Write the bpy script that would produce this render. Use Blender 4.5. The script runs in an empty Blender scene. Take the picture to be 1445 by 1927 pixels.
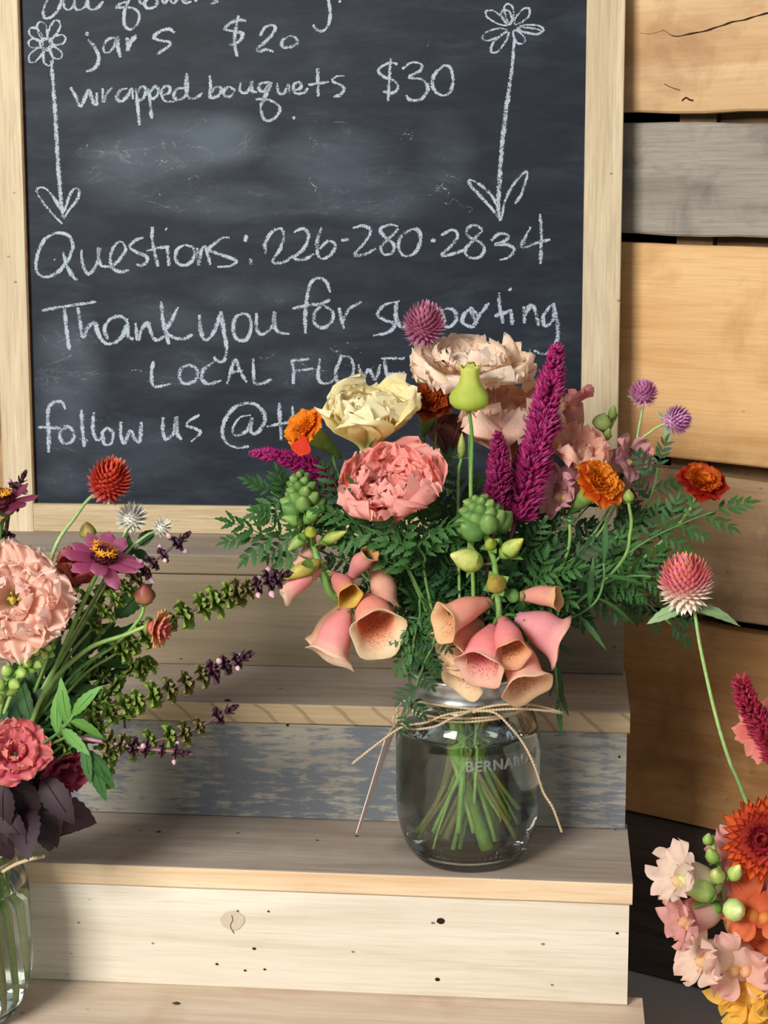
import bpy, math, random
from mathutils import Vector, Matrix, noise

# ------------------------------------------------------------------ camera
SC = bpy.context.scene
COL = SC.collection
YAW, PITCH, ROLL = 0.10795, 0.18654, -0.00679
FLOOR = -0.205                       # all heights below are measured from the middle tread, then lifted
LIFT = -FLOOR
CAMP = Vector((-0.04856, -1.00900, 0.43067 + LIFT))
FPX, IW, IH = 3130.0, 1445.0, 1927.0
_r = Vector((math.cos(YAW), math.sin(YAW), 0)); _f = Vector((-math.sin(YAW), math.cos(YAW), 0)); _u = Vector((0, 0, 1))
F_ = _f*math.cos(PITCH) - _u*math.sin(PITCH); U2 = _u*math.cos(PITCH) + _f*math.sin(PITCH)
R_ = _r*math.cos(ROLL) + U2*math.sin(ROLL); U_ = U2*math.cos(ROLL) - _r*math.sin(ROLL)
cam = bpy.data.cameras.new('camera'); camo = bpy.data.objects.new('camera', cam); COL.objects.link(camo)
m = Matrix((R_, U_, -F_)).transposed().to_4x4(); m.translation = CAMP
camo.matrix_world = m
cam.sensor_fit = 'HORIZONTAL'; cam.sensor_width = 36.0; cam.lens = FPX/IW*36.0
cam.clip_start = 0.02; cam.clip_end = 100
SC.camera = camo

# ------------------------------------------------------------------ light
SC.view_settings.view_transform = 'Standard'; SC.view_settings.look = 'None'
SC.view_settings.gamma = 1.0; SC.view_settings.use_curve_mapping = False
SC.view_settings.exposure = 0.0
W = bpy.data.worlds.new('daylight'); SC.world = W; W.use_nodes = True
wn = W.node_tree.nodes; wl = W.node_tree.links; wn.clear()
wo = wn.new('ShaderNodeOutputWorld'); wb = wn.new('ShaderNodeBackground')
tc = wn.new('ShaderNodeTexCoord'); sx = wn.new('ShaderNodeSeparateXYZ'); wr = wn.new('ShaderNodeValToRGB')
wl.new(tc.outputs['Generated'], sx.inputs[0]); mr = wn.new('ShaderNodeMapRange')
mr.inputs[1].default_value = -1; mr.inputs[2].default_value = 1
wl.new(sx.outputs[2], mr.inputs[0]); wl.new(mr.outputs[0], wr.inputs[0])
e = wr.color_ramp.elements
e[0].position = 0.0; e[0].color = (.10, .095, .08, 1)
e[1].position = 1.0; e[1].color = (.62, .76, 1.0, 1)
q = wr.color_ramp.elements.new(0.485); q.color = (.14, .16, .10, 1)
q = wr.color_ramp.elements.new(0.53); q.color = (1.0, 1.0, 1.0, 1)
tn = wn.new('ShaderNodeTexNoise'); tn.inputs['Scale'].default_value = 9; tn.inputs['Detail'].default_value = 6; tn.inputs['Roughness'].default_value = .7
wl.new(tc.outputs['Generated'], tn.inputs['Vector'])
ta = wn.new('ShaderNodeMath'); ta.operation = 'MULTIPLY_ADD'; wl.new(sx.outputs[2], ta.inputs[0]); ta.inputs[1].default_value = -1.6; ta.inputs[2].default_value = .80   # trees thin out upwards
tb = wn.new('ShaderNodeMath'); tb.operation = 'SUBTRACT'; wl.new(ta.outputs[0], tb.inputs[0]); wl.new(tn.outputs['Fac'], tb.inputs[1])
tr_ = wn.new('ShaderNodeValToRGB'); wl.new(tb.outputs[0], tr_.inputs[0]); tr_.color_ramp.elements[0].position = 0.0; tr_.color_ramp.elements[1].position = .06
tm = wn.new('ShaderNodeMix'); tm.data_type = 'RGBA'; wl.new(tr_.outputs[0], tm.inputs[0]); wl.new(wr.outputs[0], tm.inputs[6]); tm.inputs[7].default_value = (.11, .15, .06, 1)
wl.new(tm.outputs[2], wb.inputs[0]); wb.inputs[1].default_value = 0.60; wl.new(wb.outputs[0], wo.inputs[0])
def area(name, loc, target, size, sy, power, color):
    l = bpy.data.lights.new(name, 'AREA'); l.shape = 'RECTANGLE'; l.size = size; l.size_y = sy; l.energy = power; l.color = color
    o = bpy.data.objects.new(name, l); COL.objects.link(o); o.location = loc
    o.rotation_euler = (Vector(target)-Vector(loc)).to_track_quat('-Z', 'Y').to_euler()
    return o
area('daylight_opening', (-1.08, -1.80, 1.36), (-.2, .1, .37), .8, .6, 64, (1.0, .965, .90))

# ------------------------------------------------------------------ helpers
def ray(px, py):
    return (R_*((px-IW/2)/FPX) - U_*((py-IH/2)/FPX) + F_)
def AT(px, py, Y):
    d = ray(px, py); return CAMP + d*((Y-CAMP.y)/d.y)
def ATZ(px, py, z):
    d = ray(px, py); return CAMP + d*((z-CAMP.z)/d.z)
def ATP(px, py, P0, n):
    d = ray(px, py); return CAMP + d*((P0-CAMP).dot(n)/d.dot(n))
def PXM(Y): return (Y-CAMP.y)/F_.y*1.0/FPX*1.0
def C(h, k=1.0):
    h = h.lstrip('#'); o = []
    for i in (0, 2, 4):
        c = int(h[i:i+2], 16)/255; c = c/12.92 if c <= .04045 else ((c+.055)/1.055)**2.4; o.append(min(1, c*k))
    return (o[0], o[1], o[2])
def mix(a, b, t):
    t = max(0, min(1, t)); return tuple(a[i]*(1-t)+b[i]*t for i in range(3))
def sm(a, b, x):
    t = max(0, min(1, (x-a)/(b-a))); return t*t*(3-2*t)
def basis(axis, roll=0, up=None):
    z = Vector(axis).normalized(); u = Vector(up) if up is not None else Vector((0, 0, 1))
    if abs(z.dot(u.normalized())) > .98: u = Vector((1, 0, 0))
    x = u.cross(z).normalized(); y = z.cross(x)
    M = Matrix((x, y, z)).transposed()
    return (M @ Matrix.Rotation(roll, 3, 'Z')).to_4x4()
def catmull(pts, n=8):
    pts = [Vector(p) for p in pts]
    if len(pts) < 3:
        return [pts[0].lerp(pts[-1], i/n) for i in range(n+1)]
    P = [pts[0]*2-pts[1]] + pts + [pts[-1]*2-pts[-2]]; out = []
    for i in range(1, len(P)-2):
        a, b, c, d = P[i-1], P[i], P[i+1], P[i+2]
        for k in range(n):
            t = k/n
            out.append(.5*((2*b)+(c-a)*t+(2*a-5*b+4*c-d)*t*t+(-a+3*b-3*c+d)*t**3))
    out.append(pts[-1]); return out

class MB:
    def __init__(s): s.v = []; s.f = []; s.c = []
    def add(s, vs, fs, cs):
        k = len(s.v); s.v.extend([tuple(v) for v in vs]); s.f.extend([tuple(i+k for i in f) for f in fs])
        if isinstance(cs, tuple): cs = [cs]*len(vs)
        s.c.extend([(c[0], c[1], c[2], c[3] if len(c) > 3 else 0.0) for c in cs])
    def mesh(s, name, mat, smooth=True):
        me = bpy.data.meshes.new(name); me.from_pydata(s.v, [], s.f)
        if s.c:
            a = me.color_attributes.new('Col', 'FLOAT_COLOR', 'POINT'); a.data.foreach_set('color', [x for c in s.c for x in c])
        if smooth: me.polygons.foreach_set('use_smooth', [True]*len(me.polygons))
        me.materials.append(mat); me.update(); return me
def link(name, me, parent=None, mat=None, label=None):
    o = bpy.data.objects.new(name, me); COL.objects.link(o)
    if parent is not None: o.parent = parent
    if mat is not None: o.matrix_basis = mat
    if label: o['label'] = label
    return o
def tag(o, label, cat, group=None):
    o['label'] = label; o['category'] = cat
    if group: o['group'] = group
    return o
def empty(name, loc, label=None, cat=None, group=None):
    o = bpy.data.objects.new(name, None); COL.objects.link(o); o.empty_display_size = .01; o.location = loc
    if label: tag(o, label, cat, group)
    return o
class Thing:
    """an Empty whose parts are given in world coordinates"""
    def __init__(s, name, loc, label, cat, group=None):
        s.o = empty(name, loc, label, cat, group); s.l = Vector(loc); s.inv = Matrix.Translation(-s.l)
    def part(s, name, mb, mat, parent=None, label=None, smooth=True, stuff=False):
        mb.v = [tuple(Vector(v)-s.l) for v in mb.v]
        o = link(name, mb.mesh(name, mat, smooth), parent or s.o, None, label)
        if stuff: o['kind'] = 'stuff'
        return o
    def inst(s, name, me, M, parent=None, label=None):
        return link(name, me, parent or s.o, s.inv @ M, label)

def tube(mb, pts, rad, col, seg=8, n=6, smooth=True, caps=True):
    P = catmull(pts, n) if smooth else [Vector(p) for p in pts]
    N = len(P); vs = []; cs = []; fs = []
    prev = None
    for i, p in enumerate(P):
        t = (P[min(i+1, N-1)]-P[max(i-1, 0)]).normalized()
        if prev is None:
            a = Vector((0, 0, 1)) if abs(t.z) < .9 else Vector((1, 0, 0)); x = t.cross(a).normalized()
        else: x = (prev - t*prev.dot(t)).normalized()
        prev = x; y = t.cross(x); s = i/(N-1)
        r = rad(s) if callable(rad) else rad; c = col(s) if callable(col) else col
        for k in range(seg):
            an = 2*math.pi*k/seg; vs.append(p + x*(r*math.cos(an)) + y*(r*math.sin(an))); cs.append(c)
    for i in range(N-1):
        for k in range(seg):
            a = i*seg+k; b = i*seg+(k+1) % seg; fs.append((a, b, b+seg, a+seg))
    if caps: fs.append(tuple(range(seg))[::-1]); fs.append(tuple((N-1)*seg+k for k in range(seg)))
    mb.add(vs, fs, cs); return P
def box(mb, lo, hi, col=(1, 1, 1), bev=0):
    x0, y0, z0 = lo; x1, y1, z1 = hi
    vs = [(x, y, z) for z in (z0, z1) for y in (y0, y1) for x in (x0, x1)]
    mb.add(vs, [(0, 2, 3, 1), (4, 5, 7, 6), (0, 1, 5, 4), (2, 6, 7, 3), (0, 4, 6, 2), (1, 3, 7, 5)], col)
def lathe(mb, prof, center, seg=64, col=(1, 1, 1), close=False):
    vs = []; fs = []; n = len(prof)
    for r, z in prof:
        for k in range(seg):
            a = 2*math.pi*k/seg; vs.append((center[0]+r*math.cos(a), center[1]+r*math.sin(a), center[2]+z))
    for i in range(n if close else n-1):
        j = (i+1) % n
        for k in range(seg):
            l = (k+1) % seg; fs.append((i*seg+k, i*seg+l, j*seg+l, j*seg+k))
    mb.add(vs, fs, col)
def rounded_board(lo, hi, b=.0012, cuts=12, wob=.0003, seed=0):
    """a board with eased, slightly uneven edges"""
    mb = MB(); x0, y0, z0 = lo; x1, y1, z1 = hi; vs = []; fs = []
    ring = [(y0+b, z0), (y1-b, z0), (y1, z0+b), (y1, z1-b), (y1-b, z1), (y0+b, z1), (y0+b*.3, z1-b*.3), (y0, z1-b), (y0, z0+b)]
    n = len(ring)
    for i in range(cuts+1):
        x = x0+(x1-x0)*i/cuts
        for k, (y, z) in enumerate(ring):
            w = noise.noise(Vector((x*25+seed, k*.7, seed*3.1)))*wob
            vs.append((x, y+w, z+w*.6))
    for i in range(cuts):
        for k in range(n): a = i*n+k; c = i*n+(k+1) % n; fs.append((a, a+n, c+n, c))
    fs.append(tuple(range(n))); fs.append(tuple(cuts*n+k for k in range(n))[::-1])
    mb.add(vs, fs, (1, 1, 1)); return mb

# ------------------------------------------------------------------ materials
def newmat(name):
    M = bpy.data.materials.new(name); M.use_nodes = True; nt = M.node_tree; nt.nodes.clear()
    out = nt.nodes.new('ShaderNodeOutputMaterial'); return M, nt, out
def nd(nt, typ, **kw):
    n = nt.nodes.new(typ)
    for k, v in kw.items():
        if k.startswith('_'): setattr(n, k[1:], v)
        else: n.inputs[k.replace('_', ' ')].default_value = v
    return n
def ramp(nt, src, stops):
    r = nt.nodes.new('ShaderNodeValToRGB'); nt.links.new(src, r.inputs[0]); e = r.color_ramp.elements
    e[0].position, e[1].position = stops[0][0], stops[-1][0]
    def c4(c): return (c, c, c, 1) if not isinstance(c, tuple) else (c[0], c[1], c[2], 1)
    e[0].color, e[1].color = c4(stops[0][1]), c4(stops[-1][1])
    for p, c in stops[1:-1]: x = e.new(p); x.color = c4(c)
    return r.outputs[0]
def mixc(nt, fac, a, b, mode='MIX'):
    n = nt.nodes.new('ShaderNodeMix'); n.data_type = 'RGBA'; n.blend_type = mode
    for i, s in ((0, fac), (6, a), (7, b)):
        if hasattr(s, 'links'): nt.links.new(s, n.inputs[i])
        elif isinstance(s, tuple): n.inputs[i].default_value = (s[0], s[1], s[2], 1)
        else: n.inputs[i].default_value = s
    return n.outputs[2]
def mapping(nt, scale, loc=(0, 0, 0), rot=(0, 0, 0), src='Object'):
    t = nt.nodes.new('ShaderNodeTexCoord'); mp = nt.nodes.new('ShaderNodeMapping')
    nt.links.new(t.outputs[src], mp.inputs[0]); mp.inputs['Scale'].default_value = scale
    mp.inputs['Location'].default_value = loc; mp.inputs['Rotation'].default_value = rot; return mp.outputs[0]
def noi(nt, vec, scale, detail=4, rough=.55, dist=0):
    n = nt.nodes.new('ShaderNodeTexNoise'); nt.links.new(vec, n.inputs['Vector'])
    n.inputs['Scale'].default_value = scale; n.inputs['Detail'].default_value = detail
    n.inputs['Roughness'].default_value = rough; n.inputs['Distortion'].default_value = dist
    return n.outputs['Fac']
def mathn(nt, op, a, b=None):
    n = nt.nodes.new('ShaderNodeMath'); n.operation = op
    for i, s in enumerate((a, b)):
        if s is None: continue
        if hasattr(s, 'links'): nt.links.new(s, n.inputs[i])
        else: n.inputs[i].default_value = s
    return n.outputs[0]
def finish(nt, out, col, rough=.6, bump=None, bstr=.3, bdist=.001, spec=.4):
    p = nt.nodes.new('ShaderNodeBsdfPrincipled')
    if hasattr(col, 'links'): nt.links.new(col, p.inputs['Base Color'])
    else: p.inputs['Base Color'].default_value = (col[0], col[1], col[2], 1)
    p.inputs['Roughness'].default_value = rough; p.inputs['Specular IOR Level'].default_value = spec
    if bump is not None:
        b = nt.nodes.new('ShaderNodeBump'); b.inputs['Strength'].default_value = bstr; b.inputs['Distance'].default_value = bdist
        nt.links.new(bump, b.inputs['Height']); nt.links.new(b.outputs[0], p.inputs['Normal'])
    nt.links.new(p.outputs[0], out.inputs[0]); return p
_wc = [0]
def wood(name, c1, c2, stain=None, stain_lo=.5, stain_hi=.7, axis=0, gs=1.0, fine=.5, blot=None, blot_sc=18, rings=None, holes=.0, rough=.62, smear=None):
    """procedural wood: long grain along one axis, fine lines, stains, pin holes"""
    _wc[0] += 1; sd = _wc[0]*3.7
    M, nt, out = newmat(name)
    st = [14.0*gs]*3; st[axis] = 1.0*gs
    v = mapping(nt, tuple(st), (sd, sd*.6, sd*1.3))
    g1 = noi(nt, v, 4.0, 6, .6, .6)
    st2 = [60.0]*3; st2[axis] = 2.5
    g2 = noi(nt, mapping(nt, tuple(st2), (sd, 0, sd)), 9.0, 4, .6)
    col = ramp(nt, g1, [(.30, c2), (.52, mix(c1, c2, .35)), (.70, c1)])
    f = ramp(nt, g2, [(.32, 1.0), (.55, 0.0)])
    col = mixc(nt, mathn(nt, 'MULTIPLY', f, fine), col, tuple(x*.72 for x in c2))
    if rings:
        wv = nt.nodes.new('ShaderNodeTexWave'); wv.wave_type = 'BANDS'; wv.bands_direction = 'X'
        nt.links.new(mapping(nt, (1, 1, 1), rot=(0, rings[1], 0)), wv.inputs[0]); wv.inputs['Scale'].default_value = rings[0]
        wv.inputs['Distortion'].default_value = 1.3; wv.inputs['Detail'].default_value = 1; wv.inputs['Detail Scale'].default_value = 3
        col = mixc(nt, ramp(nt, wv.outputs[0], [(.93, 0.0), (.995, .6)]), col, tuple(x*.55 for x in c2))
    if blot:
        b = noi(nt, mapping(nt, (1, 1, 1), (sd*2, 3, 1)), blot_sc, 5, .62, .4)
        col = mixc(nt, ramp(nt, b, [(.50, 0.0), (.72, .75)]), col, blot)
    if stain:
        s1 = [30.0]*3; s1[axis] = 5.0
        a = noi(nt, mapping(nt, tuple(s1), (sd, 1, 2)), 9.0, 6, .75)
        b = noi(nt, mapping(nt, (1, .2, .25), (3.3, sd, 0)), 28.0, 3, .5)
        s = mathn(nt, 'MULTIPLY', mathn(nt, 'ADD', a, b), .5)
        col = mixc(nt, ramp(nt, s, [(stain_lo, 0.0), (stain_hi, 1.0)]), col, stain)
    vo = nt.nodes.new('ShaderNodeTexVoronoi'); nt.links.new(mapping(nt, (1, 1, 1.6), (sd, 0, 0)), vo.inputs['Vector']); vo.inputs['Scale'].default_value = 34
    if holes: col = mixc(nt, ramp(nt, vo.outputs['Distance'], [(.035, holes), (.06, 0.0)]), col, (.03, .02, .015))
    finish(nt, out, col, rough, mathn(nt, 'ADD', g1, mathn(nt, 'MULTIPLY', g2, .6)), .35, .0007, .25)
    return M

M_tread = wood('grey_washed_pine', C('#b6aa9d'), C('#948779'), fine=.35, blot=C('#9c8472'), blot_sc=9, holes=.7)
M_tread_low = wood('sandy_washed_pine', C('#dccbb6'), C('#c0aa92'), fine=.25, blot=C('#b28f74'), blot_sc=8, holes=.6)
M_edge = wood('bare_pine_edge', C('#ecd6b4'), C('#d8b48c'), fine=.3, gs=1.4)
M_edge_ring = wood('pine_edge_with_growth_rings', C('#cdb692'), C('#ac9472'), fine=.2, rings=(17.0, .85))
M_riser_w = wood('whitewashed_pine', C('#e9e0cf'), C('#cbbda6'), fine=.30, gs=.7, blot=C('#d9d0c0'), blot_sc=10, holes=.75)
M_riser_b = wood('blue_worn_paint_on_pine', C('#a7a195'), C('#8d877b'), stain=C('#6d7278'), stain_lo=.49, stain_hi=.55, fine=.3, holes=.5)
M_riser_g = wood('dull_grey_pine', C('#94866f'), C('#766853'), fine=.3, holes=.6)
M_frame_v = wood('blond_frame_wood_upright', C('#dacaab'), C('#bba788'), axis=2, fine=.5, holes=.55)
M_frame_h = wood('blond_frame_wood_level', C('#cfbb98'), C('#b09875'), axis=0, fine=.55, gs=1.3)
M_edge_dark = wood('brown_inner_edge', C('#7a5a38'), C('#59402a'))
M_pl = [wood('tan_barn_plank', C('#dcbb93'), C('#c49c70'), blot=C('#9a7350'), blot_sc=14, fine=.25, gs=.6, holes=.3),
        wood('weathered_grey_plank', C('#a39b90'), C('#80786e'), blot=C('#625d57'), blot_sc=22, fine=.45, holes=.3),
        wood('orange_tan_plank', C('#e4bb86'), C('#cb985f'), blot=C('#a9763f'), blot_sc=10, fine=.3, gs=.7, holes=.3),
        wood('dusty_tan_plank', C('#c7a37c'), C('#a8845f'), blot=C('#6e5641'), blot_sc=20, fine=.3, holes=.4),
        wood('honey_brown_plank', C('#c69560'), C('#a37242'), blot=C('#7a5230'), blot_sc=12, fine=.3, gs=.7, holes=.3),
        wood('dark_bottom_plank', C('#62544a'), C('#463b33'), fine=.4)]  # last one: lowest plank, much darker brown than the others
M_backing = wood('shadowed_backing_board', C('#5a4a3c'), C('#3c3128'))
M_stud = wood('stud_wood', C('#8a6d4e'), C('#6b523a'))

def cloth_mat():
    M, nt, out = newmat('grey_woven_floor_cloth')
    v = mapping(nt, (1, 1, 1), rot=(0, 0, .6))
    a = nt.nodes.new('ShaderNodeTexWave'); a.bands_direction = 'X'; nt.links.new(v, a.inputs[0]); a.inputs['Scale'].default_value = 160
    b = nt.nodes.new('ShaderNodeTexWave'); b.bands_direction = 'Y'; nt.links.new(v, b.inputs[0]); b.inputs['Scale'].default_value = 160
    s = mathn(nt, 'MULTIPLY', mathn(nt, 'ADD', a.outputs[0], b.outputs[0]), .5)
    finish(nt, out, ramp(nt, s, [(.1, C('#aaa096')), (.8, C('#d8cec4'))]), .9, s, .5, .0006, .1)
    return M
M_cloth = cloth_mat()

def board_mat():
    M, nt, out = newmat('slate_black_chalkboard_paint')
    v = mapping(nt, (1, 1, 1))
    n1 = noi(nt, mapping(nt, (1, 1, 1.7)), 7, 5, .6, .8)
    n2 = noi(nt, mapping(nt, (1, 1, 3.5), rot=(0, .12, 0)), 16, 8, .68, .5)
    base = mixc(nt, ramp(nt, n1, [(.35, 0.0), (.75, 1.0)]), C('#0f1722'), C('#18212e'))
    haze = mathn(nt, 'MULTIPLY', ramp(nt, n2, [(.44, 0.0), (.78, 1.0)]), ramp(nt, n1, [(.30, .15), (.62, 1.0)]))
    total = None
    # wiped patches where old lettering has been rubbed out (board coordinates in metres)
    for (cx, cz, rx, rz, k) in BOARD_PATCHES:
        mp = nt.nodes.new('ShaderNodeMapping'); t = nt.nodes.new('ShaderNodeTexCoord'); nt.links.new(t.outputs['Object'], mp.inputs[0])
        mp.vector_type = 'TEXTURE'; mp.inputs['Location'].default_value = (cx, 0, cz); mp.inputs['Scale'].default_value = (rx, 10, rz)
        g = nt.nodes.new('ShaderNodeTexGradient'); g.gradient_type = 'SPHERICAL'; nt.links.new(mp.outputs[0], g.inputs[0])
        f = mathn(nt, 'MULTIPLY', ramp(nt, g.outputs[1], [(0.0, 0.0), (.6, 1.0)]), k)
        total = f if total is None else mathn(nt, 'ADD', total, f)
    soft = noi(nt, mapping(nt, (1, 1, 2.6), rot=(0, .1, 0)), 11, 6, .6, .3)
    patch = mathn(nt, 'MULTIPLY', total, ramp(nt, soft, [(.3, .25), (.7, 1.0)]))
    col = mixc(nt, mathn(nt, 'MULTIPLY', haze, .13), base, C('#7f8fa0'))
    nn = nt.nodes.new('ShaderNodeClamp'); nt.links.new(patch, nn.inputs[0])
    col = mixc(nt, mathn(nt, 'MULTIPLY', nn.outputs[0], .42), col, C('#6f7c8a'))
    # thin wandering residue lines
    n3 = noi(nt, mapping(nt, (1, 1, 1.6), (4, 0, 2)), 24, 5, .6, 1.2)
    ln = ramp(nt, n3, [(.485, 0.0), (.5, 1.0), (.515, 0.0)])
    ln = mathn(nt, 'MULTIPLY', mathn(nt, 'MULTIPLY', ln, nn.outputs[0]), ramp(nt, n2, [(.45, 0.0), (.62, .5)]))
    col = mixc(nt, ln, col, C('#9aa0a2'))
    finish(nt, out, col, .55, n2, .1, .0003, .2); return M

def chalk_mat(name='white_chalk', dens=.5, colr='#b2bdcb'):
    M, nt, out = newmat(name)
    v = mapping(nt, (1, 1, 1))
    n = noi(nt, v, 900, 3, .7); n2 = noi(nt, v, 160, 3, .6)
    s = mathn(nt, 'ADD', mathn(nt, 'MULTIPLY', n, .6), mathn(nt, 'MULTIPLY', n2, .4))
    at = nt.nodes.new('ShaderNodeAttribute'); at.attribute_name = 'Col'
    # strokes thin out at their rims
    s = mathn(nt, 'ADD', s, mathn(nt, 'MULTIPLY', mathn(nt, 'SUBTRACT', at.outputs['Alpha'], .5), .13))
    f = ramp(nt, s, [(dens-.045, 0.0), (dens+.065, .95)])
    d = nt.nodes.new('ShaderNodeBsdfDiffuse'); d.inputs[0].default_value = (*C(colr), 1)
    t = nt.nodes.new('ShaderNodeBsdfTransparent'); mx = nt.nodes.new('ShaderNodeMixShader')
    nt.links.new(f, mx.inputs[0]); nt.links.new(t.outputs[0], mx.inputs[1]); nt.links.new(d.outputs[0], mx.inputs[2])
    nt.links.new(mx.outputs[0], out.inputs[0]); return M

def flora_mat(name, trans=.3, rough=.55, spec=.25, nsc=300, namp=.12, spots=False, vein=False):
    M, nt, out = newmat(name)
    at = nt.nodes.new('ShaderNodeAttribute'); at.attribute_name = 'Col'
    v = mapping(nt, (1, 1, 1))
    n = noi(nt, v, nsc, 4, .6)
    k = nt.nodes.new('ShaderNodeMapRange'); nt.links.new(n, k.inputs[0]); k.inputs[1].default_value = .3; k.inputs[2].default_value = .7
    k.inputs[3].default_value = 1-namp; k.inputs[4].default_value = 1+namp
    vm = nt.nodes.new('ShaderNodeVectorMath'); vm.operation = 'SCALE'; nt.links.new(at.outputs['Color'], vm.inputs[0]); nt.links.new(k.outputs[0], vm.inputs['Scale'])
    col = vm.outputs[0]
    if spots:
        vo = nt.nodes.new('ShaderNodeTexVoronoi'); nt.links.new(v, vo.inputs['Vector']); vo.inputs['Scale'].default_value = 780
        f = mathn(nt, 'MULTIPLY', ramp(nt, vo.outputs['Distance'], [(.22, .85), (.38, 0.0)]), at.outputs['Alpha'])
        col = mixc(nt, f, col, C('#9c3a2c'))
    p = nt.nodes.new('ShaderNodeBsdfPrincipled'); nt.links.new(col, p.inputs['Base Color'])
    p.inputs['Roughness'].default_value = rough; p.inputs['Specular IOR Level'].default_value = spec
    b = nt.nodes.new('ShaderNodeBump'); b.inputs['Strength'].default_value = .25; b.inputs['Distance'].default_value = .0004
    nt.links.new(noi(nt, v, nsc*2, 3), b.inputs['Height']); nt.links.new(b.outputs[0], p.inputs['Normal'])
    if trans > 0:
        t = nt.nodes.new('ShaderNodeBsdfTranslucent'); nt.links.new(col, t.inputs[0]); mx = nt.nodes.new('ShaderNodeMixShader')
        mx.inputs[0].default_value = trans; nt.links.new(p.outputs[0], mx.inputs[1]); nt.links.new(t.outputs[0], mx.inputs[2]); nt.links.new(mx.outputs[0], out.inputs[0])
    else: nt.links.new(p.outputs[0], out.inputs[0])
    return M
M_petal = flora_mat('soft_petal', .42, .6, .2, 260, .05)
M_bell = flora_mat('spotted_bell_petal', .38, .55, .2, 260, .06, spots=True)
M_leaf = flora_mat('green_leaf', .22, .45, .35, 200, .22)
M_stem = flora_mat('plant_stem', 0, .45, .35, 250, .18)
M_bract = flora_mat('papery_bract', .2, .55, .3, 500, .15)

def simple(name, col, rough=.5, metal=0.0, spec=.5):
    M, nt, out = newmat(name); v = mapping(nt, (1, 1, 1)); n = noi(nt, v, 400, 3)
    c = mixc(nt, n, tuple(x*.88 for x in col), tuple(min(1, x*1.08) for x in col))
    p = finish(nt, out, c, rough, n, .15, .0002, spec); p.inputs['Metallic'].default_value = metal; return M
M_band = simple('brushed_tin_band', C('#cfd2d3'), .28, 1.0)
M_twine = simple('jute_twine', C('#c2ad8c'), .9, 0, .1)
M_card = simple('pale_card', C('#e6d2cc'), .7, 0, .2)
M_crack = simple('dark_split', C('#35241a'), .9, 0, .05)
M_knot = simple('grey_brown_knot', C('#c9bba6'), .7, 0, .1)
def glass_mat():
    M, nt, out = newmat('clear_jar_glass')
    p = nt.nodes.new('ShaderNodeBsdfPrincipled'); p.inputs['Base Color'].default_value = (.93, .97, .95, 1)
    p.inputs['Roughness'].default_value = 0.0; p.inputs['Transmission Weight'].default_value = 1; p.inputs['IOR'].default_value = 1.46
    n = noi(nt, mapping(nt, (1, 1, .5)), 60, 2)
    b = nt.nodes.new('ShaderNodeBump'); b.inputs['Strength'].default_value = .15; b.inputs['Distance'].default_value = .001
    nt.links.new(n, b.inputs['Height']); nt.links.new(b.outputs[0], p.inputs['Normal'])
    nt.links.new(p.outputs[0], out.inputs[0]); return M
def water_mat():
    M, nt, out = newmat('clear_water')
    p = nt.nodes.new('ShaderNodeBsdfPrincipled'); p.inputs['Base Color'].default_value = (.96, .99, .96, 1)
    p.inputs['Roughness'].default_value = 0.0; p.inputs['Transmission Weight'].default_value = 1; p.inputs['IOR'].default_value = 1.33
    b = nt.nodes.new('ShaderNodeBump'); b.inputs['Strength'].default_value = .05; b.inputs['Distance'].default_value = .0005
    nt.links.new(noi(nt, mapping(nt, (1, 1, 1)), 50, 2), b.inputs['Height']); nt.links.new(b.outputs[0], p.inputs['Normal'])
    nt.links.new(p.outputs[0], out.inputs[0]); return M
M_glass, M_water = glass_mat(), water_mat()

# ------------------------------------------------------------------ large structure
S, T, D = .08534, .01476, .089           # step height, board thickness, tread depth
def Z(k): return LIFT + k*S               # top of tread k (0 = the one the jar stands on)
def struct(name, mb, mat, smooth=False):
    o = link(name, mb.mesh(name, mat, smooth)); o['kind'] = 'structure'; return o
mb = MB(); box(mb, (-1.6, -2.2, -.03), (1.6, 1.4, 0)); struct('floor', mb, M_cloth)
mb = MB(); box(mb, (-1.7, -.75, 1.55), (1.7, 1.5, 1.60)); struct('unseen_ceiling', mb, M_backing)  # unseen slab overhead, added to keep top light off the stand

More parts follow.
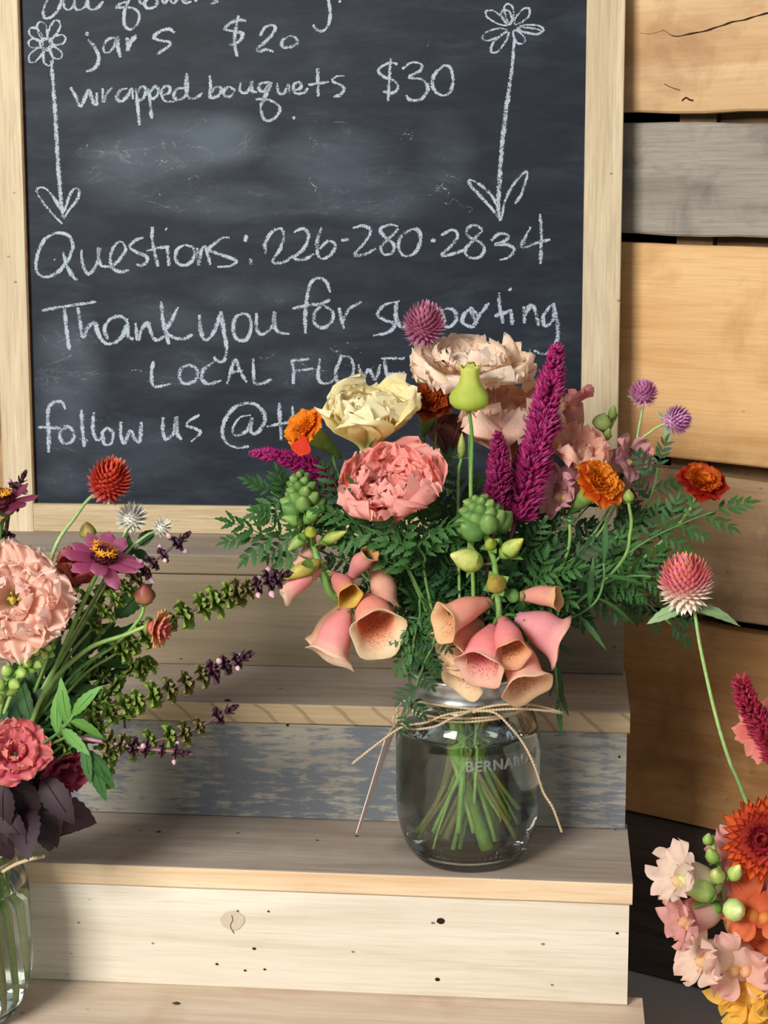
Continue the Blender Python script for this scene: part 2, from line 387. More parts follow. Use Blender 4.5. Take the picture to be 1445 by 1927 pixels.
# the plank wall stands obliquely behind the stand, its right end nearer
WP = Vector((.0159, .292, 0)); WD = Vector((.894, -.448, 0)).normalized(); WNn = Vector((-.448, -.894, 0)).normalized()
wall = empty('wall_right', WP); wall['kind'] = 'structure'
def wallpt(px, py, off=0): return ATP(px, py, WP+WNn*off, WNn)
def plank(edge_t, edge_b, mat, off, seed, left=1.45, right=.45, top=None, bot=None):
    """edges as two pixels each on the wall plane, carried on to both sides"""
    th = .016; nseg = 70; vs = []; fs = []
    def line(e, zz):
        if zz is not None: return lambda s: WP + WD*s + Vector((0, 0, zz)) + WNn*off
        a, b = wallpt(*e[0], off), wallpt(*e[1], off); sa = (a-WP).dot(WD); sb = (b-WP).dot(WD)
        return lambda s: WP + WD*s + WNn*off + Vector((0, 0, a.z + (b.z-a.z)*(s-sa)/(sb-sa)))
    lt, lb = line(edge_t, top), line(edge_b, bot)
    for i in range(nseg+1):
        s = -left + (left+right)*i/nseg
        w1 = noise.noise(Vector((s*18, seed, 0)))*.0016; w2 = noise.noise(Vector((s*18, seed, 9)))*.0016
        a = lt(s)+Vector((0, 0, w1)); b = lb(s)+Vector((0, 0, w2)); bulge = WNn*.0008
        a2 = a-Vector((0, 0, .0015)); b2 = b+Vector((0, 0, .0015))
        for p in (a-WNn*.0015, a2+bulge*0, b2+bulge*0, b-WNn*.0015, b-WNn*th, a-WNn*th): vs.append(tuple(p-WP))
    for i in range(nseg):
        for k in range(6):
            a = i*6+k; b = i*6+(k+1) % 6; fs.append((a, b, b+6, a+6))
    fs.append((0, 1, 2, 3, 4, 5)); fs.append(tuple(nseg*6+k for k in range(6))[::-1])
    mb = MB(); mb.add(vs, fs, (1, 1, 1)); o = link('plank', mb.mesh('plank', mat, False), wall)
    # turn the mesh frame so that the grain runs along the plank
    a = math.atan2(WD.y, WD.x); Rm = Matrix.Rotation(-a, 4, 'Z'); o.data.transform(Rm); o.matrix_basis = Rm.inverted(); return o
plank(((1175, -290), (1445, -300)), ((1175, -40), (1445, -42)), M_pl[3], .000, 5).data
plank(((1175, -32), (1445, -35)), ((1175, 212), (1445, 210)), M_pl[0], .003, 0)
plank(((1172, 231), (1445, 231)), ((1168, 439), (1445, 448.5)), M_pl[1], .000, 1)
plank(((1167, 456), (1445, 467)), ((1221, 856.5), (1445, 881)), M_pl[2], .002, 2)
plank(((1225, 879), (1445, 908)), ((1284, 1153), (1445, 1178)), M_pl[3], .000, 3)
plank(((1184, 1155.6), (1445, 1197)), ((1183, 1527), (1377, 1571)), M_pl[4], .001, 4)
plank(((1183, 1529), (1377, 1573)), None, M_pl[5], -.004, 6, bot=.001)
mb = MB(); n_ = Vector(WNn)
def wbox(s0, s1, z0, z1, d0, d1, mat, name):
    mb = MB(); vs = []
    for d in (d0, d1):
        for z in (z0, z1):
            for s in (s0, s1): vs.append(tuple(WD*s+Vector((0, 0, z))+WNn*d))
    mb.add(vs, [(0, 2, 3, 1), (4, 5, 7, 6), (0, 1, 5, 4), (2, 6, 7, 3), (0, 4, 6, 2), (1, 3, 7, 5)], (1, 1, 1))
    return link(name, mb.mesh(name, mat, False), wall)
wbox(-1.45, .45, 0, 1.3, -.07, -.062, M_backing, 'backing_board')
def s_at(px, py): return (wallpt(px, py, -.02)-WP).dot(WD)
wbox(s_at(1281, 222), s_at(1350, 222), 0, 1.3, -.055, -.018, M_stud, 'stud')
wbox(s_at(1352, 222), .3, .4, 1.3, -.050, -.024, M_stud, 'blocking')
# split and dents in the top plank
def ribbon(pts, w, off, name, mat, parent, base, n=6):
    P = catmull(pts, n) if n > 1 else [Vector(p) for p in pts]; vs = []; fs = []
    for i, p in enumerate(P):
        t = (P[min(i+1, len(P)-1)]-P[max(i-1, 0)]).normalized(); s = t.cross(off.normalized()).normalized()
        ww = (w(i/(len(P)-1)) if callable(w) else w)/2
        vs += [p+off-s*ww-base, p+off+s*ww-base]
    for i in range(len(P)-1): fs.append((2*i, 2*i+1, 2*i+3, 2*i+2))
    mb = MB(); mb.add(vs, fs, (1, 1, 1)); return link(name, mb.mesh(name, mat, False), parent)
ck = [(1205, 61), (1222, 63), (1240, 61), (1250, 58), (1262, 65), (1275, 68), (1290, 65), (1310, 62), (1328, 58), (1345, 52), (1362, 47), (1378, 42), (1400, 38), (1415, 33), (1430, 28), (1450, 22), (1500, 12)]
random.seed(2)
ribbon([wallpt(x, y+random.uniform(-1.2, 1.2), .003) for x, y in ck], lambda s: .0002+.0009*sm(.1, .5, s)*(1+.4*math.sin(s*50)), WNn*.0003, 'crack', M_crack, wall, WP, 2)
ribbon([wallpt(x, y, .003) for x, y in [(1250, 158), (1262, 164), (1280, 170)]], .0005, WNn*.0003, 'scratch', M_crack, wall, WP)
ribbon([wallpt(x, y, .003) for x, y in [(1283, 190), (1291, 184), (1298, 188), (1305, 189)]], .0012, WNn*.0003, 'dent', M_crack, wall, WP)

# ------------------------------------------------------------------ stepped stand
XL, XR = -.62, .0
stand = empty('stepped_display_stand', (-.3, .06, 0), 'stepped wooden display stand with whitewashed and grey-washed boards', 'stand')
def spart(name, lo, hi, mat, seed, label=None, edge=None):
    mb = rounded_board(lo, hi, seed=seed); me = mb.mesh(name, mat, False)
    if edge is not None:
        me.materials.append(edge)
        for p in me.polygons:
            if p.center.y < lo[1]+.0011 and lo[2]-.001 < p.center.z < hi[2]-.0003: p.material_index = 1
    o = link(name, me, stand, Matrix.Translation(-Vector(stand.location)), label); return o
treads = {-2: (M_tread_low, M_edge), -1: (M_tread_low, M_edge), 0: (M_tread, M_edge), 1: (M_tread, M_edge_ring), 2: (M_tread, M_riser_g)}
for k, (mt, me_) in treads.items():
    y0 = k*D; y1 = (k+1)*D + .016
    spart('tread', (XL, y0, Z(k)-T), (XR+(.0085 if k < 0 else .0), y1, Z(k)), mt, k+3, edge=me_)
rm = {-2: M_riser_w, -1: M_riser_w, 0: M_riser_w, 1: M_riser_b, 2: M_riser_g}
rl = {0: 'whitewashed riser with a knot and nail holes', 1: 'grey riser with worn blue paint patches'}
for k, mt in rm.items():
    z0 = Z(k-1) if k > -2 else 0.0
    spart('riser', (XL, k*D+.0025, z0), (XR-.0018, k*D+.0165, Z(k)-T-.0003), mt, k+11, rl.get(k))
for sx_ in (-.58, -.10):
    spart('stringer', (sx_, -2*D+.02, 0), (sx_+.018, 3*D+.015, Z(-2)-T-.001), M_riser_g, 30)
    spart('stringer', (sx_, 2*D+.02, Z(-2)-T+.001), (sx_+.018, 3*D+.015, Z(2)-T-.001), M_riser_g, 31)
# knot and nail holes on the bright riser
def disc(px, py, Y, rx, rz, name, mat, seed=0, lab=None):
    c = AT(px, py, Y); vs = [c]; n = 18
    for k in range(n):
        a = 2*math.pi*k/n; j = 1+.18*noise.noise(Vector((math.cos(a)*2+seed, math.sin(a)*2, 0))); vs.append(c+Vector((rx*j*math.cos(a), 0, rz*j*math.sin(a))))
    mb = MB(); mb.add([v-Vector(stand.location)+Vector((0, -.0002, 0)) for v in vs], [(0, 1+(k+1) % n, 1+k) for k in range(n)], (1, 1, 1))
    return link(name, mb.mesh(name, mat, False), stand, None, lab)
yr = .0021
disc(437, 1732, yr, .0082, .0070, 'knot', M_knot, 3)
for (x, y, r) in [(447, 1714, .0007), (505, 1715, .0008), (478, 1785, .0012), (408, 1814, .0010), (461, 1826, .0009), (498, 1824, .0009), (1161, 1756, .0010), (823, 1843, .0016), (829, 1733, .0026), (148, 1736, .0006)]:
    disc(x, y, yr, r, r*.8, 'nail_hole', M_crack, x)
for (x, y, r) in [(1165, 1424, .0010), (1158, 1563, .0009), (541, 1364, .0012)]:
    disc(x, y, D+.0021, r*.8, r, 'nail_hole', M_crack, x)
ribbon([AT(x, y, yr) for x, y in [(436, 1722), (438, 1731), (434, 1742), (440, 1756)]], .0006, Vector((0, -.0003, 0)), 'knot_crack', M_edge_dark, stand, Vector(stand.location))

# small dark litter lying on the treads
def crumb(px, py, k, r, col, lab):
    c = ATZ(px, py, Z(k)); mb = MB(); vs = []; random.seed(px)
    for i in range(8):
        a = i*math.pi/4; vs.append((r*(1.7 if i % 4 == 0 else .8)*math.cos(a)*random.uniform(.7, 1.2), r*math.sin(a), .0003))
    vs.append((0, 0, r*.7)); vs.append((0, 0, 0))
    mb.add(vs, [(i, (i+1) % 8, 8) for i in range(8)]+[((i+1) % 8, i, 9) for i in range(8)], col)
    o = link('plant_crumb', mb.mesh('plant_crumb', M_leaf), None, Matrix.Translation(c+Vector((0, 0, .0001)))); tag(o, lab, 'crumb')
crumb(332, 1889, -1, .0022, C('#3c4c2a'), 'green leaf crumb on the lowest tread in view')
crumb(299, 1566, 0, .0013, C('#2a2019'), 'dark speck on the middle tread left of the centre')
crumb(671, 1574, 0, .0011, C('#2a2019'), 'dark speck under the tip of the hanging paper tag')
crumb(597, 1582, 0, .0009, C('#2a2019'), 'tiny dark speck left of the hanging paper tag')
crumb(428, 1319, 1, .0022, C('#2e2621'), 'dark crumb on the upper tread edge above a basil spike')

# ------------------------------------------------------------------ chalkboard
LEAN, YB, XLi, XRi, ZT = .0483, .2576, -.46735, -.03468, .0290
BU = Vector((0, math.sin(LEAN), math.cos(LEAN))); BN = Vector((0, -math.cos(LEAN), math.sin(LEAN))); B0 = Vector((0, YB, Z(2)))
BH = .50; REC = .0045
def BP(px, py): return ATP(px, py, B0-BN*REC, BN)
def bxz(px, py):
    p = BP(px, py); return p.x, (p-B0).dot(BU)
BOARD_PATCHES = []
for (px, py, rpx, rpy, k) in [(330, 275, 190, 75, 1.0), (230, 320, 120, 90, .7), (430, 260, 90, 60, .7), (620, 300, 160, 70, .8), (700, 370, 160, 60, .6), (450, 380, 260, 45, .7), (840, 290, 70, 90, .55),
                              (130, 700, 90, 160, .8), (110, 800, 80, 90, .5), (320, 700, 120, 60, .5), (480, 555, 150, 40, .6), (300, 590, 120, 40, .4), (560, 690, 90, 50, .4), (250, 850, 150, 70, .45), (120, 900, 70, 40, .5), (420, 620, 200, 40, .35)]:
    x, z = bxz(px, py); BOARD_PATCHES.append((x, z, rpx*.00038, rpy*.00038*1.05, k))
M_board = board_mat()
board = empty('chalkboard_sign', B0+Vector(((XLi+XRi)/2, 0, 0)), 'black chalkboard in a blond wooden frame leaning on the top step, chalk lettering', 'chalkboard')
BR = Matrix((Vector((1, 0, 0)), -BN, BU)).transposed().to_4x4()   # board frame: x right, y into the board, z up
BM = Matrix.Translation(B0-Vector(board.location)) @ BR
rpx = (ATP(1174, 300, B0, BN).x - ATP(1101, 300, B0, BN).x); FW = .0245
XRo = ATP(1172, 300, B0, BN).x; XLo = XLi-FW
def bbox(name, x0, x1, y0, y1, z0, z1, mat, lab=None, b=.001):
    mb = MB(); vs = []
    if name == 'frame_rail':
        vertical = (z1-z0) > (x1-x0); n = 10
        prof = [(0+b, y0), (1-b, y0), (1, y0+.0012), (1, y1), (0, y1), (0, y0+.0012)]
        fs = []
        for i in range(n+1):
            t = i/n
            for (s, y) in [(.02, y0), (.98, y0), (1, y0+.0009), (1, y1), (0, y1), (0, y0+.0009)]:
                if vertical: vs.append((x0+(x1-x0)*s, y, z0+(z1-z0)*t))
                else: vs.append((x0+(x1-x0)*t, y, z0+(z1-z0)*s))
        for i in range(n):
            for k in range(6):
                a = i*6+k; c = i*6+(k+1) % 6; fs.append((a, c, c+6, a+6) if vertical else (a, a+6, c+6, c))
        fs.append(tuple(range(6))); fs.append(tuple(n*6+k for k in range(6)))
        mb.add(vs, fs, (1, 1, 1))
        import bmesh
        me = mb.mesh(name, mat, False); bm = bmesh.new(); bm.from_mesh(me); bmesh.ops.recalc_face_normals(bm, faces=bm.faces); bm.to_mesh(me); bm.free()
    else:
        box(mb, (x0, y0, z0), (x1, y1, z1)); me = mb.mesh(name, mat, False)
    return link(name, me, board, BM, lab)
bbox('frame_rail', XLo, XLi, 0, .014, 0, BH, M_frame_v)
bbox('frame_rail', XRi, XRo, 0, .014, 0, BH, M_frame_v)
bbox('frame_rail', XLi, XRi, 0, .014, 0.0, .0225, M_frame_h)
bbox('frame_rail', XLi, XRi, 0, .014, BH-.0225, BH, M_frame_h)
bbox('inner_lip', XLi, XLi+.0012, .0008, REC, .0225, BH-.0225, M_edge_dark)
bbox('panel', XLi+.00001, XRi-.00001, REC, .010, .0225, BH-.0225, M_board)

CHALK_N = [0]
def chalk(name, strokes, wpx=5.6, mat=None, parent=None):
    """hand drawn chalk strokes; each a list of image pixels on the panel, laid out on its plane"""
    mb = MB(); Bi = BR.inverted(); k = 0.00036
    for st in strokes:
        CHALK_N[0] += 1; off = .00012 + CHALK_N[0]*1.2e-6
        w0 = wpx*1.38
        if isinstance(st, tuple): w0, st = st
        pts = [Vector((p[0], p[1], 0)) for p in st]
        P = catmull(pts, 7) if len(pts) > 2 else [pts[0].lerp(pts[1], i/8) for i in range(9)]
        sd = CHALK_N[0]*1.37; vs = []; cs = []; n = len(P)
        for i, p in enumerate(P):
            t = (P[min(i+1, n-1)]-P[max(i-1, 0)]); t = t.normalized() if t.length > 0 else Vector((1, 0, 0)); s = Vector((-t.y, t.x, 0))
            e = i/(n-1); w = w0*(.92+.42*noise.noise(Vector((e*5+sd, sd, 0))))*(.72+.28*sm(0, .12, e)*sm(1, .9, e)) if True else w0
            # a chalk edge held at a slant: broader on downstrokes
            w *= .86+.3*abs(t.y)
            for q, al in ((-.5, 0), (-.2, .9), (.2, 1.0), (.5, 0)):
                pp = p+s*(w*q); a = BP(pp.x, pp.y); l = Bi @ (a-B0); vs.append((l.x, REC-off, l.z)); cs.append((.8, .8, .8, al))
        fs = []
        for i in range(n-1):
            for j in range(3): a = i*4+j; fs.append((a, a+1, a+5, a+4))
        mb.add(vs, fs, cs)
    return link(name, mb.mesh(name, mat or M_chalk, False), parent or board, BM)
M_chalk = chalk_mat('white_chalk', .50); M_chalk_soft = chalk_mat('faint_chalk', .60, '#a9adb0')
def X1(L): return [[(x/2.408, y/2.408) for x, y in s] for s in L]
def X2(L): return [[(500+x/2.064, y/2.064) for x, y in s] for s in L]
def X3(L): return [[(x/2.408, 400+y/2.408) for x, y in s] for s in L]
def X4(L): return [[(450+x/1.927, 400+y/1.927) for x, y in s] for s in L]
def X5(L): return [[(450+x/3.211, 570+y/3.211) for x, y in s] for s in L]
def dot(x, y, s=2.0): return [(x-s, y-s), (x, y), (x+s, y+s*.6)]
chalk('chalk_lettering', X1([
    [(245, -40), (210, 10), (196, 55), (205, 84), (235, 75), (265, 40), (290, -20), (288, 20), (300, 42), (322, 40), (338, 10), (345, -40)],
    [(345, -40), (338, 20), (352, 45), (385, 30), (400, -10), (405, -40)], [(405, -40), (398, 20), (412, 42), (440, 36), (468, 6)],
    [(640, -35), (605, -20), (575, 20), (562, 70), (566, 115), (590, 134), (620, 112), (631, 68), (612, 42), (570, 32), (527, 34), (548, 16), (575, 6)],
    [(635, -40), (630, 0), (645, 20)], [(668, -10), (655, 18), (672, 38), (702, 30), (712, 5), (695, -12), (668, -10)],
    [(728, -15), (745, 14), (765, -8), (785, 14), (812, -15)], [(828, 5), (852, -8), (842, -22), (828, 0), (842, 14), (868, 6)], [(885, -30), (888, 8)], [(955, -20), (975, 0), (985, 10), (955, 16)]])
    + X2([[(240, -30), (250, 50), (243, 98), (218, 122), (192, 110), (185, 95)]]) + [dot(640, 3)], 5.0)
chalk('chalk_lettering', X1([
    [(397, 145), (393, 162)], [(398, 180), (428, 212), (447, 255), (440, 295), (415, 318), (390, 323)],
    [(522, 170), (492, 178), (470, 205), (474, 236), (498, 234), (522, 200), (532, 170), (534, 210), (546, 260)],
    [(577, 170), (580, 232)], [(580, 232), (590, 195), (618, 158)],
    [(792, 147), (765, 131), (722, 144), (697, 170), (725, 183), (765, 190), (770, 206), (735, 230), (712, 247)],
    [(1115, 95), (1080, 90), (1040, 108), (1020, 131), (1060, 143), (1098, 155), (1082, 188), (1040, 205)], [(1080, 70), (1070, 130), (1062, 195), (1076, 258)],
    [(1178, 162), (1198, 127), (1232, 115), (1247, 130), (1225, 168), (1172, 215), (1172, 233), (1205, 224), (1240, 235)],
    [(1312, 163), (1280, 185), (1282, 212), (1318, 212), (1347, 195), (1337, 170), (1310, 163)]]), 6.0)
chalk('chalk_lettering', X1([
    [(320, 395), (345, 440), (366, 480), (386, 440), (405, 408), (415, 440), (434, 472), (440, 420)], [(465, 400), (470, 460), (482, 425), (510, 398)],
    [(578, 400), (545, 410), (530, 440), (546, 460), (575, 440), (597, 403), (602, 450)], [(615, 400), (622, 460), (632, 568)], [(618, 425), (640, 392), (662, 405), (648, 445), (622, 458)],
    [(672, 400), (680, 460), (687, 538)], [(678, 420), (702, 392), (720, 410), (705, 442), (682, 450)], [(735, 435), (765, 420), (770, 395), (745, 393), (732, 425), (748, 457), (790, 460)],
    [(838, 398), (800, 405), (788, 435), (808, 455), (842, 430), (850, 380), (846, 332)], [(846, 335), (842, 400), (855, 440), (885, 445), (918, 422)],
    [(950, 342), (955, 400), (955, 442), (990, 432), (1003, 402), (980, 393), (958, 420)], [(1037, 393), (1014, 410), (1020, 436), (1046, 435), (1062, 408), (1037, 393)],
    [(1090, 368), (1088, 410), (1112, 420), (1135, 395), (1142, 368), (1142, 412), (1165, 418)],
    [(1218, 372), (1182, 380), (1174, 405), (1200, 412), (1226, 375), (1205, 430), (1184, 480), (1190, 530), (1216, 548), (1255, 525), (1268, 488), (1240, 462), (1198, 450), (1158, 450)]])
    + X2([[(45, 322), (48, 358), (72, 362), (88, 328), (92, 362)], [(103, 352), (135, 342), (132, 318), (110, 330), (112, 360), (145, 362), (165, 342)], [(202, 265), (203, 375)], [(165, 330), (245, 318)],
    [(305, 295), (272, 298), (260, 315), (290, 330), (306, 347), (290, 368), (263, 376)],
    [(512, 250), (480, 244), (438, 270), (455, 296), (500, 315), (514, 340), (490, 362), (455, 355)], [(486, 228), (480, 310), (475, 392)],
    [(530, 268), (568, 243), (605, 250), (600, 275), (558, 300), (608, 310), (630, 345), (602, 386), (562, 388), (545, 370)],
    [(692, 253), (655, 290), (650, 340), (682, 370), (716, 358), (728, 310), (716, 262), (690, 253)]]) + [dot(553, 222)], 5.2)
chalk('chalk_lettering', X3([
    [(245, 95), (200, 125), (170, 190), (166, 258), (200, 292), (260, 272), (310, 212), (331, 150), (314, 108), (270, 92), (232, 98)], [(285, 178), (303, 240), (330, 290), (352, 305)],
    [(369, 168), (374, 230), (395, 276), (422, 262), (445, 212), (449, 158), (448, 205), (460, 240), (497, 245)],
    [(497, 250), (540, 215), (570, 165), (545, 132), (513, 160), (500, 210), (512, 252), (545, 268), (584, 260)],
    [(650, 113), (618, 125), (588, 155), (622, 180), (662, 200), (667, 220), (642, 240), (618, 234)], [(690, 65), (690, 120), (700, 180), (716, 245)], [(665, 172), (720, 160), (768, 155)],
    [(757, 160), (763, 205), (765, 242)], [(835, 148), (805, 165), (795, 205), (815, 236), (852, 235), (880, 200), (876, 160), (835, 146)],
    [(893, 160), (900, 238), (906, 190), (925, 153), (940, 180), (952, 238)], [(1040, 113), (1000, 120), (948, 165), (985, 185), (1042, 205), (1070, 220), (1045, 241), (985, 246)],
    [(1118, 102), (1110, 132)], [(1135, 208), (1138, 236)]]) + [dot(313, 431, 1.2), dot(103, 489, 1)] + X4([
    [(97, 150), (94, 110), (120, 70), (150, 58), (162, 80), (150, 130), (122, 178), (160, 180), (197, 155)], [(198, 70), (235, 58), (252, 85), (235, 130), (200, 163), (235, 170), (272, 150)],
    [(300, 52), (284, 100), (284, 150), (305, 167), (337, 147), (347, 115), (322, 103), (292, 132)], [(370, 101), (397, 97)],
    [(412, 56), (450, 48), (477, 65), (460, 102), (420, 152), (455, 151), (497, 130)], [(577, 50), (545, 44), (513, 60), (525, 85), (560, 115), (556, 146), (525, 152), (514, 125), (548, 90), (577, 58)],
    [(622, 63), (588, 85), (578, 130), (600, 157), (637, 146), (658, 100), (647, 63), (618, 62)], [(695, 99), (712, 103)], [(732, 82), (775, 63), (792, 85), (770, 120), (736, 154), (770, 151), (817, 135)],
    [(882, 60), (850, 46), (823, 65), (835, 90), (877, 110), (888, 140), (865, 164), (828, 159), (823, 130), (855, 95), (882, 64)], [(913, 102), (945, 76), (978, 85), (960, 105), (928, 116), (975, 117), (997, 135), (977, 162), (943, 172)],
    [(1057, 52), (1030, 105), (1028, 126), (1080, 110), (1128, 98)], [(1091, 5), (1096, 80), (1092, 186)]]), 5.6)
chalk('chalk_lettering', X3([
    [(190, 443), (300, 424), (437, 404)], [(290, 425), (300, 520), (315, 622)], [(353, 430), (364, 500), (377, 565), (398, 520), (430, 500), (445, 550), (480, 592), (520, 588), (555, 560), (577, 500)],
    [(577, 492), (545, 470), (497, 485), (474, 530), (488, 575)], [(577, 480), (580, 555), (605, 575)], [(615, 500), (626, 577), (642, 530), (670, 503), (690, 558), (712, 577), (745, 560)],
    [(730, 403), (740, 500), (766, 597)], [(807, 428), (772, 500), (752, 532), (780, 562), (830, 572), (873, 553)],
    [(903, 463), (908, 520), (922, 572), (948, 570), (978, 520), (1002, 448)], [(1002, 448), (1015, 540), (1027, 620), (1016, 668), (990, 676), (968, 655)],
    [(1097, 458), (1064, 480), (1058, 540), (1080, 578), (1117, 572), (1138, 520), (1127, 468), (1093, 455)], [(1163, 453), (1163, 520), (1180, 552), (1212, 540), (1242, 500), (1247, 450), (1242, 505), (1262, 542), (1312, 550)]])
    + X4([[(330, 290), (316, 252), (290, 238), (260, 255), (246, 310), (240, 380), (241, 438)], [(193, 348), (250, 336), (300, 330), (330, 315)], [(305, 333), (275, 362), (274, 400), (300, 418), (332, 400), (338, 360), (300, 332)],
    [(362, 345), (380, 422)], [(378, 392), (400, 350), (444, 324)], [(582, 322), (528, 335), (502, 370), (530, 390), (562, 405), (540, 435), (486, 446)], [(570, 322), (568, 380), (590, 415), (618, 398)],
    [(680, 348), (715, 348), (740, 372), (742, 400)], [(735, 350), (740, 415)], [(742, 350), (775, 352), (788, 385), (765, 414), (735, 412)], [(842, 343), (815, 370), (813, 402), (850, 413), (863, 375), (840, 343)],
    [(835, 345), (862, 402)], [(850, 410), (872, 370), (907, 328)], [(942, 290), (945, 340), (957, 402)], [(925, 375), (985, 356)], [(985, 350), (990, 408)], [(1032, 340), (1035, 402)], [(1035, 375), (1055, 338), (1072, 350), (1086, 412)],
    [(1135, 333), (1105, 370), (1108, 412), (1140, 385), (1140, 328)], [(1140, 328), (1156, 420), (1147, 478), (1110, 512), (1068, 502)]]) + [dot(960, 545, 2)], 6.0)
chalk('chalk_lettering', X3([[(695, 673), (688, 730), (700, 787), (778, 775)], [(857, 688), (820, 710), (813, 750), (840, 776), (887, 757), (892, 712), (855, 688)], [(968, 678), (925, 710), (914, 755), (950, 776), (1003, 760)],
    [(1028, 778), (1065, 668), (1088, 720), (1118, 770)], [(1038, 726), (1102, 714)], [(1148, 662), (1152, 765), (1180, 776), (1232, 755)]])
    + X5([[(318, 345), (330, 410), (328, 490)], [(315, 350), (425, 338)], [(325, 412), (447, 397)], [(488, 335), (478, 455), (520, 488), (580, 462)], [(620, 320), (583, 420), (600, 485), (650, 485), (692, 410), (672, 335), (610, 318)],
    [(722, 372), (735, 430), (748, 470)], [(748, 470), (765, 430), (785, 398)], [(785, 398), (800, 430), (822, 468)], [(822, 468), (838, 430), (850, 370)], [(878, 338), (898, 480)], [(858, 335), (1002, 335)], [(895, 432), (1002, 420)]]), 5.6)
chalk('chalk_lettering', X3([[(297, 892), (280, 860), (240, 862), (217, 900), (222, 1000), (220, 1087)], [(173, 972), (235, 976), (278, 976)], [(302, 970), (273, 1000), (285, 1042), (322, 1040), (337, 1005), (317, 973), (288, 968)],
    [(370, 893), (374, 980), (383, 1062)], [(425, 905), (421, 980), (438, 1028), (470, 1018)], [(487, 973), (464, 1000), (475, 1047), (503, 1045), (512, 1000), (485, 972)],
    [(548, 948), (549, 1010), (565, 1042), (590, 988), (610, 1020), (633, 1037), (640, 948)], [(740, 928), (738, 990), (755, 1028), (790, 990), (800, 928), (803, 1000), (824, 1028)],
    [(905, 918), (862, 940), (848, 965), (890, 980), (907, 1000), (866, 1038)], [(1137, 918), (1085, 930), (1054, 982), (1075, 1012), (1120, 985), (1142, 932), (1137, 990), (1162, 1000), (1197, 950), (1190, 898), (1140, 864), (1068, 880), (1020, 940), (1008, 1000), (1030, 1045), (1080, 1066), (1128, 1060)],
    [(1267, 862), (1270, 950), (1276, 1032)], [(1208, 970), (1325, 945)], [(1325, 878), (1332, 1000)]]) + [[(455, 842), (468, 840)]], 5.8)
def petal_loop(cx, cy, tx, ty, wdt):
    d = Vector((tx-cx, ty-cy)); L = d.length; d.normalize(); s = Vector((-d.y, d.x)); c = Vector((cx, cy))
    return [tuple(c+d*(L*a)+s*(wdt*b)) for a, b in ((.16, 0), (.42, .75), (.8, .95), (.98, .3), (1, -.2), (.85, -.9), (.42, -.8), (.16, -.1))]
cx, cy = 210/2.408, 200/2.408
chalk('chalk_flower_drawing', [[(cx+12*math.cos(a*.7), cy+12*math.sin(a*.7)) for a in range(10)]] + [petal_loop(cx, cy, x/2.408, y/2.408, 9) for x, y in [(265, 95), (183, 100), (137, 130), (130, 195), (135, 278), (222, 297), (277, 262), (297, 172)]], 3.6)
chalk('chalk_flower_drawing', X1([[(283, 1015), (230, 960), (180, 895), (168, 855), (208, 855), (250, 905), (278, 955)], [(290, 990), (315, 950), (350, 905), (360, 860), (335, 857), (312, 895), (292, 960)]]) + [(8.5, [(x/2.408, y/2.408) for x, y in [(233, 275), (245, 430), (258, 650), (268, 800), (285, 985)]])], 4.2)
cx, cy = 500+955/2.064, 108/2.064
chalk('chalk_flower_drawing', [petal_loop(cx, cy, 500+x/2.064, y/2.064, 9) for x, y in [(940, 16), (1022, 35), (1078, 118), (1000, 168), (878, 202), (842, 148), (856, 45), (925, 40)]] + [petal_loop(cx, cy, 500+1070/2.064, 125/2.064, 5)], 3.8)
chalk('chalk_flower_drawing', X2([[(912, 855), (860, 790), (800, 725), (790, 700), (822, 710), (870, 750), (908, 815)], [(915, 850), (930, 780), (965, 712), (1012, 666), (1012, 695), (992, 755), (968, 792)]]) + [(8.5, [(500+x/2.064, y/2.064) for x, y in [(966, 150), (955, 280), (935, 420), (915, 600), (903, 800), (912, 858)]])], 4.6)
random.seed(5); sc_ = [(1.1, [(810, 68), (800, 105), (785, 190), (770, 235), (752, 265)]), (1.0, [(568, 227), (610, 229), (672, 231)])]
for _ in range(26):
    bx, by = random.choice([(random.uniform(150, 420), random.uniform(250, 400)), (random.uniform(560, 860), random.uniform(230, 380)), (random.uniform(80, 300), random.uniform(620, 880)), (random.uniform(470, 640), random.uniform(640, 700))])
    p = [(bx, by)]
    for k in range(random.randint(3, 6)): p.append((p[-1][0]+random.uniform(-10, 22), p[-1][1]+random.uniform(-11, 13)))
    sc_.append((random.uniform(1.6, 4.2), p))
chalk('chalk_smear', sc_, 2, M_chalk_soft)['kind'] = 'stuff'

